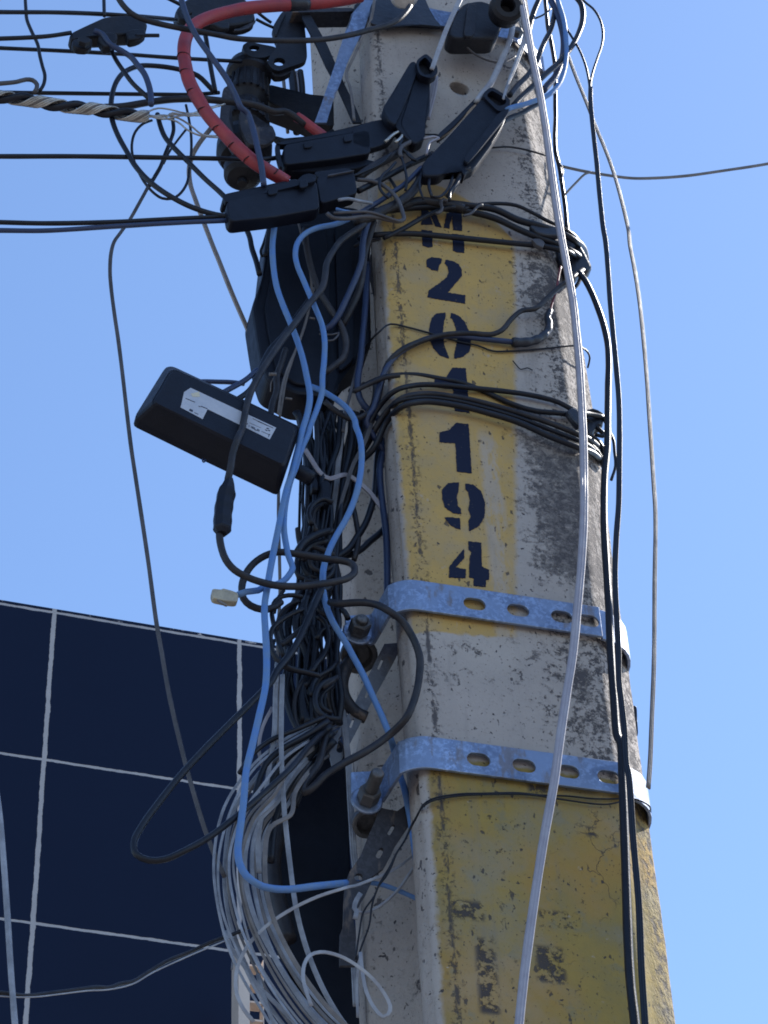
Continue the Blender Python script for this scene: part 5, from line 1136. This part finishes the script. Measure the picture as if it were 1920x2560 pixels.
for i, (s_, w_) in enumerate((('J 1080,420,-1 960,500 850,560 760,640 690,760 650,900 K 380,250 360,420,-3', 16), ('J 1090,450,-2 980,530 880,600 800,700 745,830 720,980,-4', 18), ('J 1060,400,-1 900,470 780,520 690,590 620,690,-2', 13), ('J 1100,480,-3 1000,580 920,680 850,800 800,950 780,1150,-6', 20), ('J 1110,520,-3 1040,600 960,720 900,860,-6', 22))):
    cab('coiled_cable', 'black cable lying among the upper strands of the grey coil', 'cable', s_, w_, 'blk', -2, 'r', 'black cables in the upper coil')
random.seed(5)
for i in range(26):
    xa = random.uniform(735, 895); pts = []; dd = random.uniform(-9, -4)
    for y, lo, hi in ((1030, 725, 905), (1110, 760, 885), (1200, 770, 865), (1290, 765, 850), (1380, 750, 845), (1470, 745, 850), (1560, 700, 850), (1650, 705, 860), (1740, 715, 855), (1810, 740, 860)):
        t = (xa - 735) / 160; x = lo + (hi - lo) * min(1, max(0, t + random.uniform(-.13, .13))); pts.append([x, y, dd + random.uniform(-.5, .5)])
    tk(pts, random.uniform(8, 16), random.choice(('blk', 'blk', 'blk2')), dd)
GV = 'thin pale wires at the lower right of the coil'
cab('thin_cable', 'thin pale cable arching from the pole recess over the coil and down past the lattice', 'cable', 'Z 1065,1405,-9 980,1475 880,1550 700,1645 560,1700 380,1770 200,1825,-4 K 1000,885,0 800,950 600,1050 450,1155 340,1270 270,1400 248,1500 255,1620 300,1720 370,1810,-1', 6, 'lgrey', 0, 'f', GV, w2=11)
cab('thin_cable', 'loop of pale flat cable lying right of the coil at the bottom', 'cable', 'K 770,1700,1 735,1600 712,1500 722,1410 760,1350 830,1328 900,1335 1000,1370 1110,1440 1200,1520 1270,1610 1315,1700 1300,1760 1265,1775 1205,1715 1150,1600 1120,1450 1108,1330,-2', 10, 'lgrey', 1, 'f', GV)
cab('thin_cable', 'short pale wire curving from the end of the dark strut to the pole', 'cable', 'Z 1085,1545,-9 1020,1640 930,1770 830,1890 730,1980 600,2070 500,2115 420,2125 360,2105,-5', 8, 'lgrey', -7, 'r', GV)
cab('thin_cable', 'straight pale wire end hanging at the bottom right of the coil', 'cable', 'K 1105,1330,-8 1095,1420 1085,1550 1090,1780', 7, 'lgrey', -8, 'f', GV)
cab('thin_cable', 'pale wire twisted into the foot of the dark strut', 'cable', 'Z 410,1880,-5 360,1960 330,2060 360,2100 340,2200', 13, 'grey', -5, 'f', GV)
cab('tie_wire', 'thin black wire slanting up from the dark strut and over the lower yellow face', 'wire', 'K 1080,1400,-6 1120,1280 1170,1140 1190,1000 Z 640,1780 720,1680 800,1530 860,1380 960,1220 1050,1040,-3 1130,890 1190,770,0 L 260,432,.5 400,405 560,400 740,398 850,410 1000,415 1150,430 1290,430 1380,434 1440,462,.3 1456,510,-3', 5, 'blk', -2)
cab('tie_wire', 'second strand of the thin black wire twisted beside the first over the yellow face', 'wire', 'K 1075,1380,-6 1100,1200 1130,1050 Z 590,1900 640,1770 790,1520 850,1390 970,1200 1040,1040,-3 1120,900 1180,800,0 L 255,445,.5 400,415 560,407 740,405 830,412 960,432 1150,458 1220,460 1290,447,.5', 5, 'blk', -2)
cab('wall_cable', 'dark wavy cable sagging across the navy wall at the lower left', 'cable', 'M -300,2040,6 0,2055 130,2070 260,2056 420,2036 480,2028 545,2030 600,2010 660,2000 720,1965 800,1915 850,1890 950,1850 1060,1800 1165,1762 1300,1700,-6', 11, 'blk2', 3)
cab('wall_cable', 'thin pale wire following the underside of the dark sagging cable at lower left', 'cable', 'M -300,2048,6 130,2078 300,2062 430,2046 540,2040 660,2012 760,1955 950,1868 1060,1822 1165,1778,-2', 4, 'lgrey', 3)
cab('wall_cable', 'pale blue-grey cable hanging in the lower left corner of the picture', 'cable', 'M -60,700,6 -25,1000 0,1180 20,1420 38,1680 55,1950 75,2212 90,2400', 15, 'grey', 8)
# small dark mounting plate peeking out behind the right edge of the pole
hw('edge_plate', 'small black plate peeking out behind the right edge of the pole between the two bands', 'bracket', [('plate', 'iron', PR('a 880,1160 938,1170 945,1300 955,1500 920,1500', -9, .8, .1))], (1592, 1790, -9))
